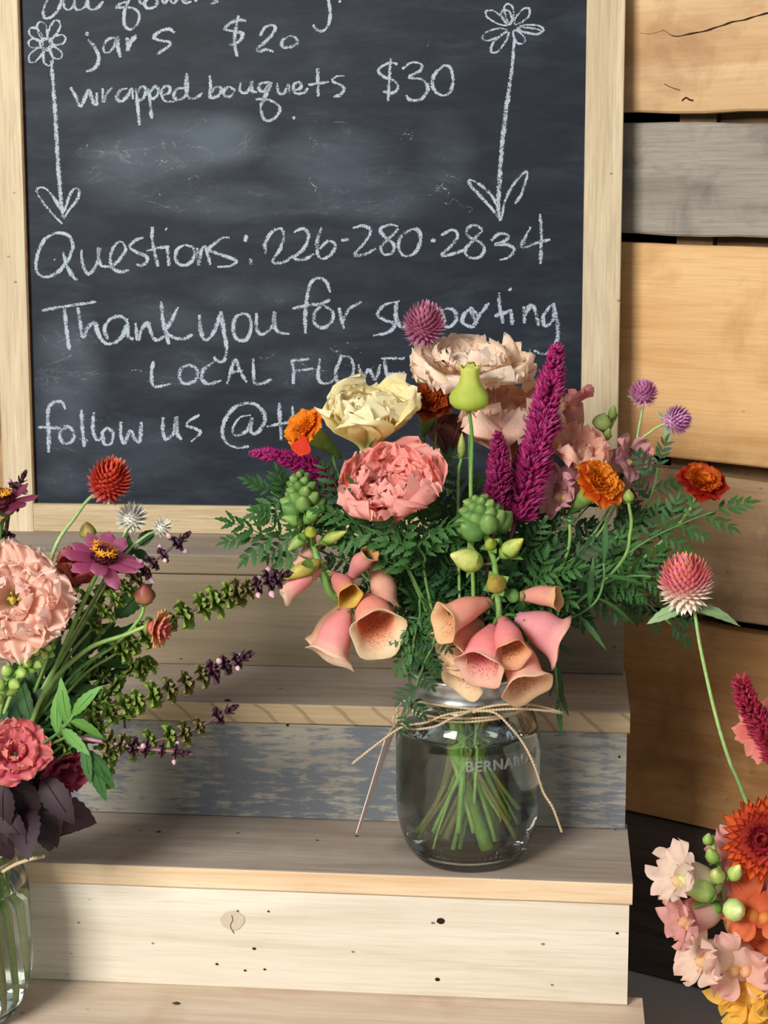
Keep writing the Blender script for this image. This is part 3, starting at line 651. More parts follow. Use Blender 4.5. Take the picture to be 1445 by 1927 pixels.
# ------------------------------------------------------------------ flora pieces
def petal_mesh(L, Wd, th0, th1, cb, ct, ce=None, ruf=.1, freq=3.0, cup=.2, jag=.0, nu=9, nv=10, shape='round', seed=0, curlp=1.0, alpha=None, name='petal', mat=None, r0=0.0, thick=0):
    """petal rising from the origin along +Z and leaning out along +Y; th0/th1 are its lean at foot and tip (degrees)"""
    th0, th1 = math.radians(th0), math.radians(th1); r = r0; z = 0.0; vs = []; cs = []; fs = []
    for i in range(nu+1):
        u = i/nu; th = th0+(th1-th0)*u**curlp
        if i: r += math.sin(th)*L/nu; z += math.cos(th)*L/nu
        if shape == 'round': w = (.22+.78*sm(0, .62, u))*(1 if u < .6 else max(.34, math.sqrt(max(0, 1-((u-.6)/.43)**2))))
        elif shape == 'fan': w = (.25+.75*u**.8)
        elif shape == 'point': w = (.35+.65*sm(0, .45, u))*(1-.93*sm(.62, 1.0, u)**1.4)
        elif shape == 'strap': w = (.45+.55*sm(0, .35, u))*(1-.6*sm(.78, 1.0, u)**1.5)
        else: w = .8
        for j in range(nv+1):
            v = -1+2*j/nv; x = v*w*Wd/2
            nr, nz = -math.cos(th), math.sin(th)
            off = cup*Wd*.5*v*v*(.35+.65*u)
            a = ruf*Wd*(u**2)*(.25+.75*abs(v)**.7)
            off += a*math.sin(freq*math.pi*v+seed*1.7+u*1.2)+a*.9*noise.noise(Vector((v*2.6+seed*5.1, u*2.2, seed)))
            ext = 0.0
            if i == nu: ext = jag*L*(noise.noise(Vector((v*7+seed*3.3, 2.2, seed)))*1.6+(.28 if j % 2 else -.28)) - L*.10*v*v
            elif i == nu-1: ext = -L*.05*v*v
            xx = x + (jag*Wd*.16*(1 if (i+j) % 2 else -1)*(1 if v > 0 else -1) if j in (0, nv) and u > .45 and jag else 0)
            rr = r+nr*off+math.sin(th)*ext; zz = z+nz*off+math.cos(th)*ext
            vs.append((xx, rr, zz))
            c = mix(cb, ct, sm(.0, .75, u)); 
            if ce is not None: c = mix(c, ce, sm(.72, 1.0, max(u, abs(v)*.9*u+.1)))
            cs.append((c[0], c[1], c[2], alpha(u, v) if alpha else 0.0))
    for i in range(nu):
        for j in range(nv): a = i*(nv+1)+j; fs.append((a, a+1, a+nv+2, a+nv+1))
    mb = MB(); mb.add(vs, fs, cs); return mb.mesh(name, mat or M_petal)

def ovoid(mb, base, axis, L, R, cb, ct, seg=10, rings=8, tip=.0, bend=0, ribs=0, open_=False):
    """bud body: grows from base along axis"""
    M = basis(axis); vs = []; cs = []; fs = []; base = Vector(base)
    for i in range(rings+1):
        t = i/rings; r = R*math.sin(math.pi*min(1, (.06+.94*t)))**.75 if t < 1 else 0.0001
        r = R*(math.sin(math.pi*(t**.8)*.98+.03))**.8 if 0 < t < 1 else R*.12
        r *= 1-tip*t
        for k in range(seg):
            a = 2*math.pi*k/seg; rr = r*(1+ribs*math.cos(5*a))
            p = Vector((rr*math.cos(a), rr*math.sin(a)+bend*L*t*t, L*t)); vs.append(base+M.to_3x3() @ p); cs.append(mix(cb, ct, t))
    for i in range(rings):
        for k in range(seg): a = i*seg+k; b = i*seg+(k+1) % seg; fs.append((a, b, b+seg, a+seg))
    fs.append(tuple(range(seg))[::-1]); fs.append(tuple(rings*seg+k for k in range(seg)))
    mb.add(vs, fs, cs)

def leaflet(mb, p, d, nrm, L, Wd, col, col2, n=7, serr=.25, droop=.15, seed=0):
    """a lance-shaped toothed leaf blade folded slightly on its midrib"""
    d = Vector(d).normalized(); nrm = Vector(nrm); s = d.cross(nrm).normalized(); nn = s.cross(d).normalized(); vs = []; cs = []; fs = []
    for i in range(n+1):
        u = i/n; w = Wd/2*(math.sin(math.pi*min(1, u**.85))**.8 if 0 < u < 1 else .03)
        if serr and 0 < i < n: w *= 1+serr*(1 if i % 2 else -1)
        c = Vector(p)+d*(L*u)-nn*(droop*L*u*u)
        vs += [c-s*w+nn*w*.28-d*(L*.03), c, c+s*w+nn*w*.28-d*(L*.03)]
        cs += [mix(col, col2, .2+.6*u), mix(col, col2, .75), mix(col, col2, .1+.6*u)]
    for i in range(n): a = 3*i; fs += [(a, a+1, a+4, a+3), (a+1, a+2, a+5, a+4)]
    mb.add(vs, fs, cs)
G1, G2, G3 = C('#3d6a36'), C('#6f9a52'), C('#2c5130')
def leaf_mesh(kind, seed, c1, c2):
    random.seed(seed*13+7); mb = MB()
    if kind == 'pinnate':                       # marigold leaf of unit length along +Y, face up +Z
        tube(mb, [(0, 0, 0), (.01, .5, .03), (0, 1, -.05)], lambda s: .018*(1-.6*s), c2, 5, 4)
        n = 4
        for i in range(n):
            y = .14+.74*i/(n-1); L = .48*(1-.35*abs(i/(n-1)-.40)); 
            for sd in (-1, 1):
                a = math.radians(random.uniform(38, 58)); L_ = L*random.uniform(.85, 1.15)
                leaflet(mb, (0, y, .02), (sd*math.sin(a), math.cos(a), random.uniform(-.15, .25)), (random.uniform(-.3, .3), 0, 1), L_, .145*random.uniform(.8, 1.25), c1, c2, 8, .22, .2)
        leaflet(mb, (0, .95, -.02), (0, 1, -.1), (0, 0, 1), .42, .14, c1, c2, 8, .22, .2)
    elif kind == 'lance':
        leaflet(mb, (0, 0, 0), (0, 1, .1), (0, 0, 1), 1.0, .30, c1, c2, 12, .07, .25)
        tube(mb, [(0, -.08, -.01), (0, .3, .022), (0, .75, -.03)], lambda s: .014*(1-.6*s), c2, 5, 4)
    elif kind == 'narrow':
        leaflet(mb, (0, 0, 0), (0, 1, .1), (0, 0, 1), 1.0, .11, c1, c2, 10, .12, .3)
    elif kind == 'broad':
        leaflet(mb, (0, 0, 0), (0, 1, .1), (0, 0, 1), 1.0, .62, c1, c2, 14, .06, .3)
        tube(mb, [(0, -.1, -.02), (0, .3, .03), (0, .75, -.05)], lambda s: .018*(1-.6*s), c2, 5, 4)
    return mb.mesh('leaf', M_leaf)
LV = {}
def leafv(kind, tone='g'):
    k = (kind, tone)
    if k not in LV:
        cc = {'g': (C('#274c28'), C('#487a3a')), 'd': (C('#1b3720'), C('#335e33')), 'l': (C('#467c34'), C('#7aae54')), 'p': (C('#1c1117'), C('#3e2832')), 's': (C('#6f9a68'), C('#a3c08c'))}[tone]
        LV[k] = [leaf_mesh(kind, i+1, *cc) for i in range(4)]
    return random.choice(LV[k])
def leaf_between(th, a, b, kind='pinnate', tone='g', up=(0, -.6, .8), wf=1.0, name='leaf', parent=None):
    a, b = Vector(a), Vector(b); d = b-a; L = d.length/(1.25 if kind == 'pinnate' else 1.0); y = d.normalized()
    u = Vector(up)+Vector((random.uniform(-.25, .25), random.uniform(-.25, .25), 0)); x = y.cross(u).normalized(); z = x.cross(y)
    M = Matrix((x*L*wf, y*L, z*L)).transposed().to_4x4(); M.translation = a
    return th.inst(name, leafv(kind, tone), M, parent)

# jars -------------------------------------------------------------
def jar(cx, cy, base, k=1.0, label='', wl=.092, words=None):
    th = Thing('glass_jar', (cx, cy, base), label, 'jar')
    out = [(.0, .0025), (.026, .0012), (.0315, .0), (.0345, .0010), (.0390, .0060), (.0432, .0150), (.0462, .0260), (.0474, .0380), (.0476, .060), (.0476, .078), (.0466, .088), (.0435, .0975), (.0398, .1035), (.0372, .107), (.0364, .111), (.0364, .127), (.0352, .1285)]
    inn = [(.0340, .1280), (.0334, .111), (.0340, .107), (.0368, .1025), (.0405, .0965), (.0434, .087), (.0444, .078), (.0444, .060), (.0442, .038), (.0430, .0265), (.0400, .0165), (.0360, .0095), (.0300, .0062), (.0, .0058)]
    def scl(p): return [(r*k, z*k) for r, z in p]
    def fine(p):
        q = catmull([(a, b, 0) for a, b in p], 3); return [(max(0.0, v.x), v.y) for v in q]
    mb = MB(); lathe(mb, fine(scl(out))+fine(scl(inn)), (cx, cy, base), 72); th.part('glass_body', mb, M_glass)
    wi = [(0.0, .0056)] + [(r+.0004, z) for r, z in inn[::-1][1:] if z < wl-.002]
    # radius of the inner wall at the water line
    rr = None
    for (r1, z1), (r2, z2) in zip(inn[1:], inn[2:]):
        if z2 <= wl <= z1: rr = r2+(r1-r2)*(wl-z2)/(z1-z2)
    wi += [(rr+.0004, wl), (rr-.002, wl-.0008), (0.0, wl-.0010)]
    mb = MB(); lathe(mb, scl(wi), (cx, cy, base), 64); th.part('water', mb, M_water)
    mb = MB(); band = [(.0368, .1125), (.0392, .1122), (.0396, .1135), (.0386, .1150), (.0386, .1240), (.0394, .1255), (.0390, .1275), (.0378, .1290), (.0345, .1296), (.0338, .1288), (.0350, .1282), (.0372, .1270)]
    lathe(mb, scl(band), (cx, cy, base), 72, close=True); th.part('screw_band', mb, M_band)
    return th
JC = (AT(880, 1500, .041).x, .0405, Z(0)+.0002)
jc = jar(*JC, 1.0, 'wide glass jar holding the middle bouquet in front of the blue-patched riser', .090)
JL = (AT(50, 1760, -.05).x-.0476, -.0470, Z(-1)+.0002)
jl = jar(*JL, 1.0, 'glass jar cut by the left picture edge, full of stems', .088)
JR = (AT(1540, 1700, -.07).x, -.035, .0002)
KR = 1.0
jr_base = .0
# raised lettering on the middle jar
def emb_mat():
    M, nt, out = newmat('raised_glass_lettering')
    p = nt.nodes.new('ShaderNodeBsdfPrincipled'); p.inputs['Base Color'].default_value = (.9, .95, .92, 1); p.inputs['Roughness'].default_value = .22
    p.inputs['Transmission Weight'].default_value = .88; p.inputs['IOR'].default_value = 1.46
    b = nt.nodes.new('ShaderNodeBump'); b.inputs['Strength'].default_value = .1; nt.links.new(noi(nt, mapping(nt, (1, 1, 1)), 300, 2), b.inputs['Height']); nt.links.new(b.outputs[0], p.inputs['Normal'])
    nt.links.new(p.outputs[0], out.inputs[0]); return M
M_emb = emb_mat()
def embossed(txt, jc_, z0, ang0, size, th, tilt=0, lift=.0):
    cu = bpy.data.curves.new('txt', 'FONT'); cu.body = txt; cu.size = size; cu.extrude = .0005; cu.bevel_depth = .0003; cu.space_character = 1.12; cu.offset = -.0001
    o = bpy.data.objects.new('txt', cu); COL.objects.link(o); dg = bpy.context.evaluated_depsgraph_get(); dg.update()
    me = bpy.data.meshes.new_from_object(o.evaluated_get(dg)); bpy.data.objects.remove(o)
    R0 = .0475+lift; mb = MB(); vs = []
    for v in me.vertices:
        a = ang0+v.co.x/R0; z = z0+v.co.y+tilt*math.sin((v.co.x/.05)*math.pi)*.002+tilt*v.co.x; r = R0+v.co.z
        vs.append((jc_[0]+r*math.sin(a), jc_[1]-r*math.cos(a), jc_[2]+z))
    mb.add(vs, [tuple(p.vertices) for p in me.polygons], (1, 1, 1)); return th.part('embossed_lettering', mb, M_emb)
embossed('BERNARDIN', JC, AT(888, 1452, JC[1]-.0475).z-JC[2], .02, .0096, jc)

# twine -------------------------------------------------------------
def twine(mb, pts, r=.00085):
    P = catmull(pts, 10)
    tube(mb, P, r*.8, C('#b5956b'), 6, 1, smooth=False)
    L = 0; acc = [0]
    for i in range(1, len(P)): L += (P[i]-P[i-1]).length; acc.append(L)
    n = max(8, int(L/.0009)); 
    for ph in (0, math.pi):
        q = []
        for i in range(n+1):
            s = L*i/n; k = 0
            while k < len(acc)-2 and acc[k+1] < s: k += 1
            p = P[k].lerp(P[k+1], (s-acc[k])/max(1e-9, acc[k+1]-acc[k])); t = (P[k+1]-P[k]).normalized()
            x = t.cross(Vector((0.01, .02, 1)) if abs(t.z) < .9 else Vector((1, 0, 0))).normalized(); y = t.cross(x); a = s/.0042*2*math.pi+ph
            q.append(p+(x*math.cos(a)+y*math.sin(a))*r*.62)
        tube(mb, q, r*.62, C('#d0b184'), 5, 1, smooth=False)
    random.seed(int(L*1e5))
    for i in range(int(L/.0022)):                 # loose fibres
        k = random.randrange(len(P)-1); p = P[k]; d = Vector((random.uniform(-1, 1), random.uniform(-1, 1), random.uniform(-1, 1))).normalized()
        tube(mb, [p, p+d*.0016, p+d*.0028+Vector((0, 0, random.uniform(-.001, .001)))], .00007, C('#d9bd93'), 3, 2)
def tw(px, py, Y): return tuple(AT(px, py, Y))
thT = Thing('jute_twine', (JC[0], JC[1]-.04, Z(0)+.104), 'jute twine tied in a loose bow round the neck of the middle jar', 'twine')
zr = Z(0)+.1065
for i in range(2):
    mb = MB(); rr = .0392; twine(mb, [(JC[0]+rr*math.sin(a), JC[1]-rr*math.cos(a), zr+.0009*i*1.6-.0025+.0012*math.sin(2*a+i)) for a in [2*math.pi*k/28 for k in range(29)]])
    thT.part('ring', mb, M_twine)
kx, ky, kY = 892, 1337, -.0018
mb = MB(); ovoid(mb, Vector(tw(kx-6, ky, kY-.001)), (1, 0, .05), .0045, .0021, C('#c6a67c'), C('#d8bd92')); thT.part('knot', mb, M_twine)
for lab, pts in (('tail', [(892, 1338, -.003), (930, 1341, -.008), (960, 1368, -.010), (985, 1400, -.010), (1005, 1440, -.012), (1022, 1490, -.010), (1040, 1520, -.012), (1057, 1566, -.010)]),
                 ('tail', [(888, 1338, -.004), (840, 1345, -.010), (800, 1360, -.014), (757, 1368, -.018), (710, 1400, -.022), (663, 1437, -.024)]),
                 ('loop', [(892, 1336, -.003), (850, 1352, -.010), (815, 1368, -.012), (768, 1370, -.008), (748, 1345, .006), (752, 1325, .016), (772, 1318, .010), (820, 1326, -.002), (890, 1335, -.004)]),
                 ('loop', [(892, 1336, -.003), (935, 1327, -.008), (985, 1325, -.006), (1020, 1330, .006), (1058, 1342, .008), (1030, 1338, -.002), (975, 1334, -.008), (892, 1338, -.004)])):
    mb = MB(); twine(mb, [tw(*p) for p in pts], .0008); thT.part(lab, mb, M_twine)
mb = MB(); a, b, c_, d_ = [Vector(tw(*p)) for p in ((726, 1388, -.014), (752, 1352, .016), (677, 1562, .012), (671, 1568, -.016))]
nn = (b-a).cross(d_-a).normalized()*.0005; vs = [a, b, c_, d_, a+nn, b+nn, c_+nn, d_+nn]
card = Thing('paper_tag', tuple(b), 'thin pale card tag hanging edge-on from the twine left of the middle jar', 'tag')
mb.add(vs, [(0, 1, 2, 3), (7, 6, 5, 4), (0, 4, 5, 1), (1, 5, 6, 2), (2, 6, 7, 3), (3, 7, 4, 0)], (1, 1, 1)); card.part('card', mb, M_card, smooth=False)
mb = MB(); twine(mb, [tw(742, 1368, -.002), tw(740, 1350, -.004), tw(752, 1335, .004)], .0006); card.part('string', mb, M_twine)
thT2 = Thing('jute_twine', (JL[0], JL[1]-.04, Z(-1)+.104), 'jute twine end sticking out at the left jar neck under purple leaves', 'twine')
for i in range(2):
    mb = MB(); rr = .0392; twine(mb, [(JL[0]+rr*math.sin(a), JL[1]-rr*math.cos(a), Z(-1)+.104+.0016*i+.001*math.sin(2*a)) for a in [2*math.pi*k/28 for k in range(29)]])
    thT2.part('ring', mb, M_twine)
mb = MB(); twine(mb, [tw(5, 1640, -.075), tw(30, 1626, -.080), tw(60, 1616, -.084), tw(84, 1611, -.084)], .0011); thT2.part('tail', mb, M_twine)

# stems down into a jar --------------------------------------------
def into_jar(head, J, base_z, rng, mid=None, bot=None, neck=None, short=False, hn=.1285):
    cx, cy = J[0], J[1]
    an = math.atan2(head[1]-cy, head[0]-cx)+rng.uniform(-.5, .5); rn = rng.uniform(.010, .026)
    if neck is None: neck = (cx+rn*math.cos(an), cy+rn*math.sin(an), base_z+hn)
    if bot is None:
        rb = rng.uniform(.004, .031); ab = an+math.pi+rng.uniform(-1.0, 1.0); bot = (cx+rb*math.cos(ab), cy+rb*math.sin(ab), base_z+(.012 if not short else .07)+abs(rng.gauss(0, .012)))
    pts = [Vector(head)] + [Vector(p) for p in (mid or [])] + [Vector(neck), Vector(neck).lerp(Vector(bot), .5)+Vector((0, 0, -.002)), Vector(bot)]
    return pts
RNG = random.Random(11)
JB = {'c': (JC, Z(0)), 'l': (JL, Z(-1)), 'r': (JR, .0)}
def stem(th, head, j, r=.0016, col=('#5f8a45', '#84ab5a'), mid=None, bot=None, neck=None, short=False, name='stem'):
    J, bz = JB[j]; c1, c2 = C(col[0]), C(col[1]); pts = into_jar(head, J, bz, RNG, mid, bot, neck, short)
    mb = MB(); sd = RNG.uniform(0, 9); kr = RNG.uniform(-.2, 1.0); kc = RNG.choice([C('#b4dc6c'), C('#a0cf62'), C('#8cb656'), C('#a8985a')])  # lower stem painted lighter, making up for dim light inside the jar
    P = tube(mb, pts, lambda s: r*(.8+.75*s*kr), lambda s: mix(mix(c1, c2, .5+.5*math.sin(s*9+sd)), kc, sm(.55, .8, s)*.75), 8, 7); th.part(name, mb, M_stem); return P
def sbot(px, py, Y): return tuple(AT(px, py, Y))

def lisianthus(px, py, Y, axis, R, cols, label, j, layers=((5, .62, 8, 28), (6, .85, 12, 52), (7, 1.05, 18, 82)), ruf=.17, cent=None, seed=1, mid=None, bot=None, name='lisianthus', deep=1.0, freq=3.0, cupd=.25, stemc=None, neck=None, wide=1.0, jag=.045):
    """many-petalled ruffled bloom; (px,py,Y) is the foot of the petals"""
    foot = AT(px, py, Y); th = Thing(name, tuple(foot), label, 'flower'); B = basis(axis); rg = random.Random(seed); ax = Vector(axis).normalized()
    cb, ct, ce = [C(c) for c in cols]
    for li, (n, lf, t0, t1) in enumerate(layers):
        for k in range(n):
            L = R*lf*rg.uniform(.9, 1.1)*deep
            me = petal_mesh(L, R*lf*rg.uniform(1.0, 1.25)*wide, t0*rg.uniform(.8, 1.2), t1*rg.uniform(.82, 1.12), cb, mix(ct, ce, rg.uniform(0, .5)), ce, ruf*rg.uniform(.7, 1.25), freq*rg.uniform(.8, 1.2), cupd, jag, 14, 26, 'round', rg.uniform(0, 20), 1.3)
            M = Matrix.Translation(foot) @ B @ Matrix.Rotation(2*math.pi*(k+.5*(li % 2))/n+rg.uniform(-.15, .15), 4, 'Z') @ Matrix.Translation((0, .0015+.0012*li, .0006*(2-li)))
            th.inst('petal', me, M)
    if cent:
        mb = MB(); M3 = B.to_3x3()
        for k in range(7):
            d = Vector((rg.uniform(-.45, .45), rg.uniform(-.45, .45), 1)).normalized(); p = foot+M3 @ (d*R*.30)
            tube(mb, [foot, p], .0005, C('#a9b04a'), 5, 2); ovoid(mb, p, M3 @ d, .0035, .0012, C(cent), C('#c9b43c'), 6, 4)
        ovoid(mb, foot+M3 @ Vector((0, 0, .004)), ax, R*.30, .0024, C('#7d9a3c'), C('#c6c24a'), 8, 6)
        th.part('stamens', mb, M_stem)
    mb = MB()
    for k in range(5):
        a = 2*math.pi*k/5; d = (B.to_3x3() @ Vector((math.cos(a)*.55, math.sin(a)*.55, .8))).normalized()
        leaflet(mb, foot-ax*.003, d, -ax, R*.55, .0035, C('#5b8540'), C('#86a85c'), 7, 0, -.1)
    ovoid(mb, foot-ax*.007, ax, .010, .0036, C('#6d954a'), C('#8fae5e'), 9, 6)
    th.part('calyx', mb, M_leaf)
    stem(th, foot-ax*.006, j, .0015, stemc or ('#5f8a45', '#84ab5a'), mid=[foot-ax*.02]+[Vector(p) for p in (mid or [])], bot=bot, neck=neck); return th

PEACH = ('#f0d896', '#ffe4c6', '#ffeedd'); CORAL = ('#f2a088', '#f8a39a', '#fdbdb2'); CREAM = ('#eff0a0', '#fdf0ae', '#fff6d2'); PALEP = ('#fadcc0', '#ffd0ba', '#ffe2d0')
lisianthus(886, 738, .056, (.05, -.22, 1), .0420, PEACH, 'large ruffled peach bloom at the top of the middle bouquet', 'c', ((8, .60, 5, 34), (9, .82, 20, 66), (10, 1.0, 40, 104)), .125, None, 3, freq=4.6, wide=1.05, jag=.03)
lisianthus(694, 848, .030, (.0, -.28, .95), .0405, CREAM, 'pale yellow ruffled bloom seen from the side above the coral one', 'c', ((6, .88, 2, 26), (7, .98, 8, 50), (5, 1.06, 16, 78)), .13, None, 7, freq=2.8, wide=1.15)
lisianthus(742, 972, .004, (-.02, -.50, .86), .0425, CORAL, 'coral pink ruffled double bloom at the front of the middle bouquet', 'c', ((8, .70, 4, 30), (9, .84, 10, 46), (7, .98, 16, 60), (5, 1.05, 20, 74)), .125, None, 12, freq=4.8, wide=1.0, jag=.03)
lisianthus(962, 872, .062, (.0, -.32, .95), .0450, PALEP, 'pale salmon ruffled bloom behind the tall magenta plume', 'c', ((6, .7, 4, 26), (7, .95, 8, 44), (6, 1.08, 14, 62)), .18, None, 21, freq=3.6)
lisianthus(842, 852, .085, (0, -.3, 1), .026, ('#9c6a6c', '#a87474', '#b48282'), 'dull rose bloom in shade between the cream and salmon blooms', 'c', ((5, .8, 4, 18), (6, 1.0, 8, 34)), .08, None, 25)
lisianthus(1075, 885, .060, (.25, -.4, .8), .028, ('#f0c0a0', '#f2b79e', '#f6cab6'), 'small salmon bloom low beside the magenta plume', 'c', ((5, .7, 10, 30), (6, 1.0, 20, 60)), .18, None, 29)
lisianthus(28, 1132, -.075, (.16, -.90, .32), .0315, ('#f6d4b0', '#fbcfba', '#fde0d4'), 'large open blush bloom with dark centre in the left bouquet', 'l', ((6, .62, 22, 46), (9, .86, 40, 70), (11, 1.06, 58, 92)), .20, '#4b3a1e', 33, freq=3.6, jag=.07)
lisianthus(140, 1100, -.035, (.3, -.4, .85), .022, ('#b0504a', '#c2605a', '#cf7468'), 'dusky red bloom behind the open blush one', 'l', ((5, .7, 5, 25), (6, 1.0, 10, 48)), .12, None, 35)

def globe(px, py, Y, axis, R, c_tip, c_low, label, j, elong=1.0, n=150, mid=None, yt=None, bracts=None, seed=1, stemc=None, name='globe_amaranth', parent_thing=None, bot=None, neck=None, thin=1.0, flare=.5):
    c = AT(px, py, Y); ax = Vector(axis).normalized(); B = basis(axis); M3 = B.to_3x3(); rg = random.Random(seed)
    th = parent_thing or Thing(name, tuple(c-ax*R*elong), label, 'flower'); mb = MB(); ct, cl = C(c_tip), C(c_low)
    ovoid(mb, c-ax*R*.75*elong, ax, R*1.5*elong, R*.72, cl, ct, 12, 8)
    for i in range(n):
        z = 1-2*(i+.5)/n; z = max(-.92, z); rr = math.sqrt(max(0, 1-z*z)); a = i*2.39996
        d = Vector((rr*math.cos(a), rr*math.sin(a), z)); q = M3 @ Vector((d.x, d.y, d.z*elong)); p = c+q*R*.62
        dir_ = (M3 @ (Vector((d.x*flare, d.y*flare, d.z*.75+.55)))).normalized(); L = R*rg.uniform(.48, .62)*thin
        side = dir_.cross(M3 @ d)
        side = side.normalized() if side.length > .01 else M3 @ Vector((1, 0, 0)); outw = (M3 @ d)
        k = sm(-.75, .15, z); col = mix(cl, ct, k*rg.uniform(.75, 1)); col2 = C(yt) if (yt and rg.random() < .35 and z > 0) else mix(col, (1, 1, 1), .18)
        w = R*.13
        tip = p+dir_*L+outw*R*.12
        vs = [p-side*w, p+side*w, p+outw*w*.9+dir_*L*.3, p+dir_*L*.55-side*w*.8+outw*R*.08, p+dir_*L*.55+side*w*.8+outw*R*.08, tip, p+dir_*L*.5-outw*w*.1]
        mb.add(vs, [(0, 1, 2), (0, 2, 3), (2, 1, 4), (3, 2, 5), (2, 4, 5), (0, 3, 6), (6, 3, 5), (6, 5, 4), (1, 6, 4)], [mix(col, (0, 0, 0), .25)]*2+[col]*3+[col2, col])
    th.part('flower_head', mb, M_bract, stuff=True, smooth=False)
    foot = c-ax*R*elong*.9
    for bd in (bracts or []):
        leaf_between(th, foot, AT(*bd), 'lance', 's', (0, -.5, .85), 1.1, 'bract')
    stem(th, foot, j, .0011, stemc or ('#7fa05c', '#a7bf80'), mid=mid, bot=bot, neck=neck); return th
globe(799, 612, .050, (.1, -.25, .95), .0128, '#c86e94', '#b9688c', 'mauve globe flower topping the middle bouquet over the peach bloom', 'c', seed=1, mid=[AT(820, 700, .075)], n=190)
globe(1211, 741, .085, (.0, -.15, 1), .0092, '#d77fb4', '#c98ab0', 'small pink globe flower, upper one of the pair right of the board frame', 'c', .8, 130, mid=[AT(1203, 800, .085), AT(1188, 860, .085), AT(1120, 1000, .06)], bracts=[(1180, 742, .088)], seed=2)
globe(1271, 791, .080, (.75, -.25, .25), .0094, '#cf7fbb', '#e4c0d4', 'small pink globe flower, lower right one of the pair', 'c', .85, 130, mid=[AT(1225, 812, .085), AT(1190, 850, .085), AT(1130, 1000, .06)], bracts=[(1258, 836, .078), (1240, 772, .082)], seed=3)
globe(1290, 1098, -.060, (-.12, -.15, 1), .0158, '#ee6c80', '#f6e6d4', 'coral pink globe flower on a long bare stem right of the stand', 'r', 1.0, 260, thin=.85, flare=.35, mid=[AT(1306, 1150, -.06), AT(1318, 1220, -.06), AT(1345, 1340, -.06), AT(1372, 1430, -.06), AT(1398, 1492, -.055), AT(1470, 1700, -.05)], yt='#f0a050', bracts=[(1216, 1168, -.062), (1395, 1166, -.062), (1350, 1140, -.03)], seed=4, stemc=('#7ca05e', '#9fbf78'))
globe(206, 905, -.045, (.35, -.25, .85), .0122, '#d8402c', '#c23a2c', 'scarlet globe flower with orange tips standing over the chalkboard corner', 'l', 1.05, 170, mid=[AT(172, 935, -.045), AT(140, 975, -.045), AT(100, 1040, -.045), AT(60, 1200, -.04)], yt='#f2913c', bracts=[(172, 905, -.045), (205, 948, -.05)], seed=5)
globe(247, 976, -.030, (.1, -.4, .7), .0078, '#ece9df', '#d5d8c2', 'white starry globe flower over the lower frame rail, larger one', 'l', .9, 80, mid=[AT(232, 1010, -.03), AT(180, 1120, -.03)], seed=6, thin=1.3, flare=1.0)
globe(305, 993, -.030, (.4, -.4, .5), .0050, '#eceadf', '#d5d8c2', 'white starry globe flower by the lower frame rail, smaller right one', 'l', .9, 50, mid=[AT(275, 1008, -.03), AT(230, 1050, -.03), AT(170, 1150, -.03)], seed=7, thin=1.3, flare=1.0)

def plume(pts, r, label, j, cols=('#8e1a5c', '#b32a78'), n=620, seed=1, mid=None, name='celosia_plume', dens=1.0, tipr=.25, bot=None):
    P = catmull(pts, 10); th = Thing(name, tuple(P[-1]), label, 'flower'); mb = MB(); rg = random.Random(seed); c1, c2 = C(cols[0]), C(cols[1])
    tube(mb, P, lambda s: r*(.10+.42*s), mix(c1, (0, 0, 0), .35), 7, 1, smooth=False)
    for i in range(n):
        s = rg.random()**.75; k = min(len(P)-2, int(s*(len(P)-1))); p = P[k].lerp(P[k+1], rg.random()); t = (P[k]-P[k+1]).normalized()
        x = t.orthogonal().normalized(); x = Matrix.Rotation(rg.uniform(0, 6.283), 3, t) @ x
        R = r*(tipr+(1-tipr)*min(1, s*1.15)**.75)*(1+.25*noise.noise(p*120)); a = p+x*R*.38; d = (x*.75+t*rg.uniform(.3, .9)).normalized(); L = R*rg.uniform(.55, .85); w = r*.10
        sd = d.cross(t).normalized()*w; up = d.cross(sd).normalized()*w; col = mix(c1, c2, rg.random()); col2 = mix(col, C('#e58abf'), rg.choice([0, .1, .5]))
        vs = [a-sd*.5, a+sd*.5, a+up*.6, a+d*L*.5-sd, a+d*L*.5+sd, a+d*L*.5+up, a+d*L]
        mb.add(vs, [(0, 1, 4, 3), (1, 2, 5, 4), (2, 0, 3, 5), (3, 4, 6), (4, 5, 6), (5, 3, 6)], [col]*6+[col2])
    th.part('florets', mb, M_bract, stuff=True, smooth=False)
    stem(th, P[-1], j, .0016, ('#7a2a4a', '#8c4a4c'), mid=mid, bot=bot); return th
plume([AT(1049, 648, .030), AT(1037, 715, .030), AT(1022, 790, .028), AT(1002, 870, .026), AT(970, 975, .024)], .0145, 'tall magenta plume leaning right in front of the salmon bloom', 'c', ('#8c1450', '#c0307c'), 1500, 2, tipr=.30)
plume([AT(935, 812, .010), AT(939, 850, .010), AT(938, 900, .010), AT(934, 965, .012)], .0100, 'short magenta spike beside the tall plume', 'c', ('#8c1450', '#b02a70'), 700, 3, tipr=.22)
plume([AT(470, 852, .050), AT(510, 856, .050), AT(555, 868, .052), AT(600, 890, .055), AT(630, 920, .06)], .0100, 'magenta spike pointing left under the orange marigold', 'c', ('#a01868', '#c82c8c'), 800, 4, tipr=.18, mid=[AT(680, 1000, .06)])
plume([AT(1392, 1278, -.060), AT(1405, 1320, -.060), AT(1425, 1355, -.060), AT(1450, 1392, -.060), AT(1480, 1440, -.06)], .0105, 'crimson plume rising from the right bouquet', 'r', ('#a8203c', '#c83a52'), 900, 5, tipr=.5)

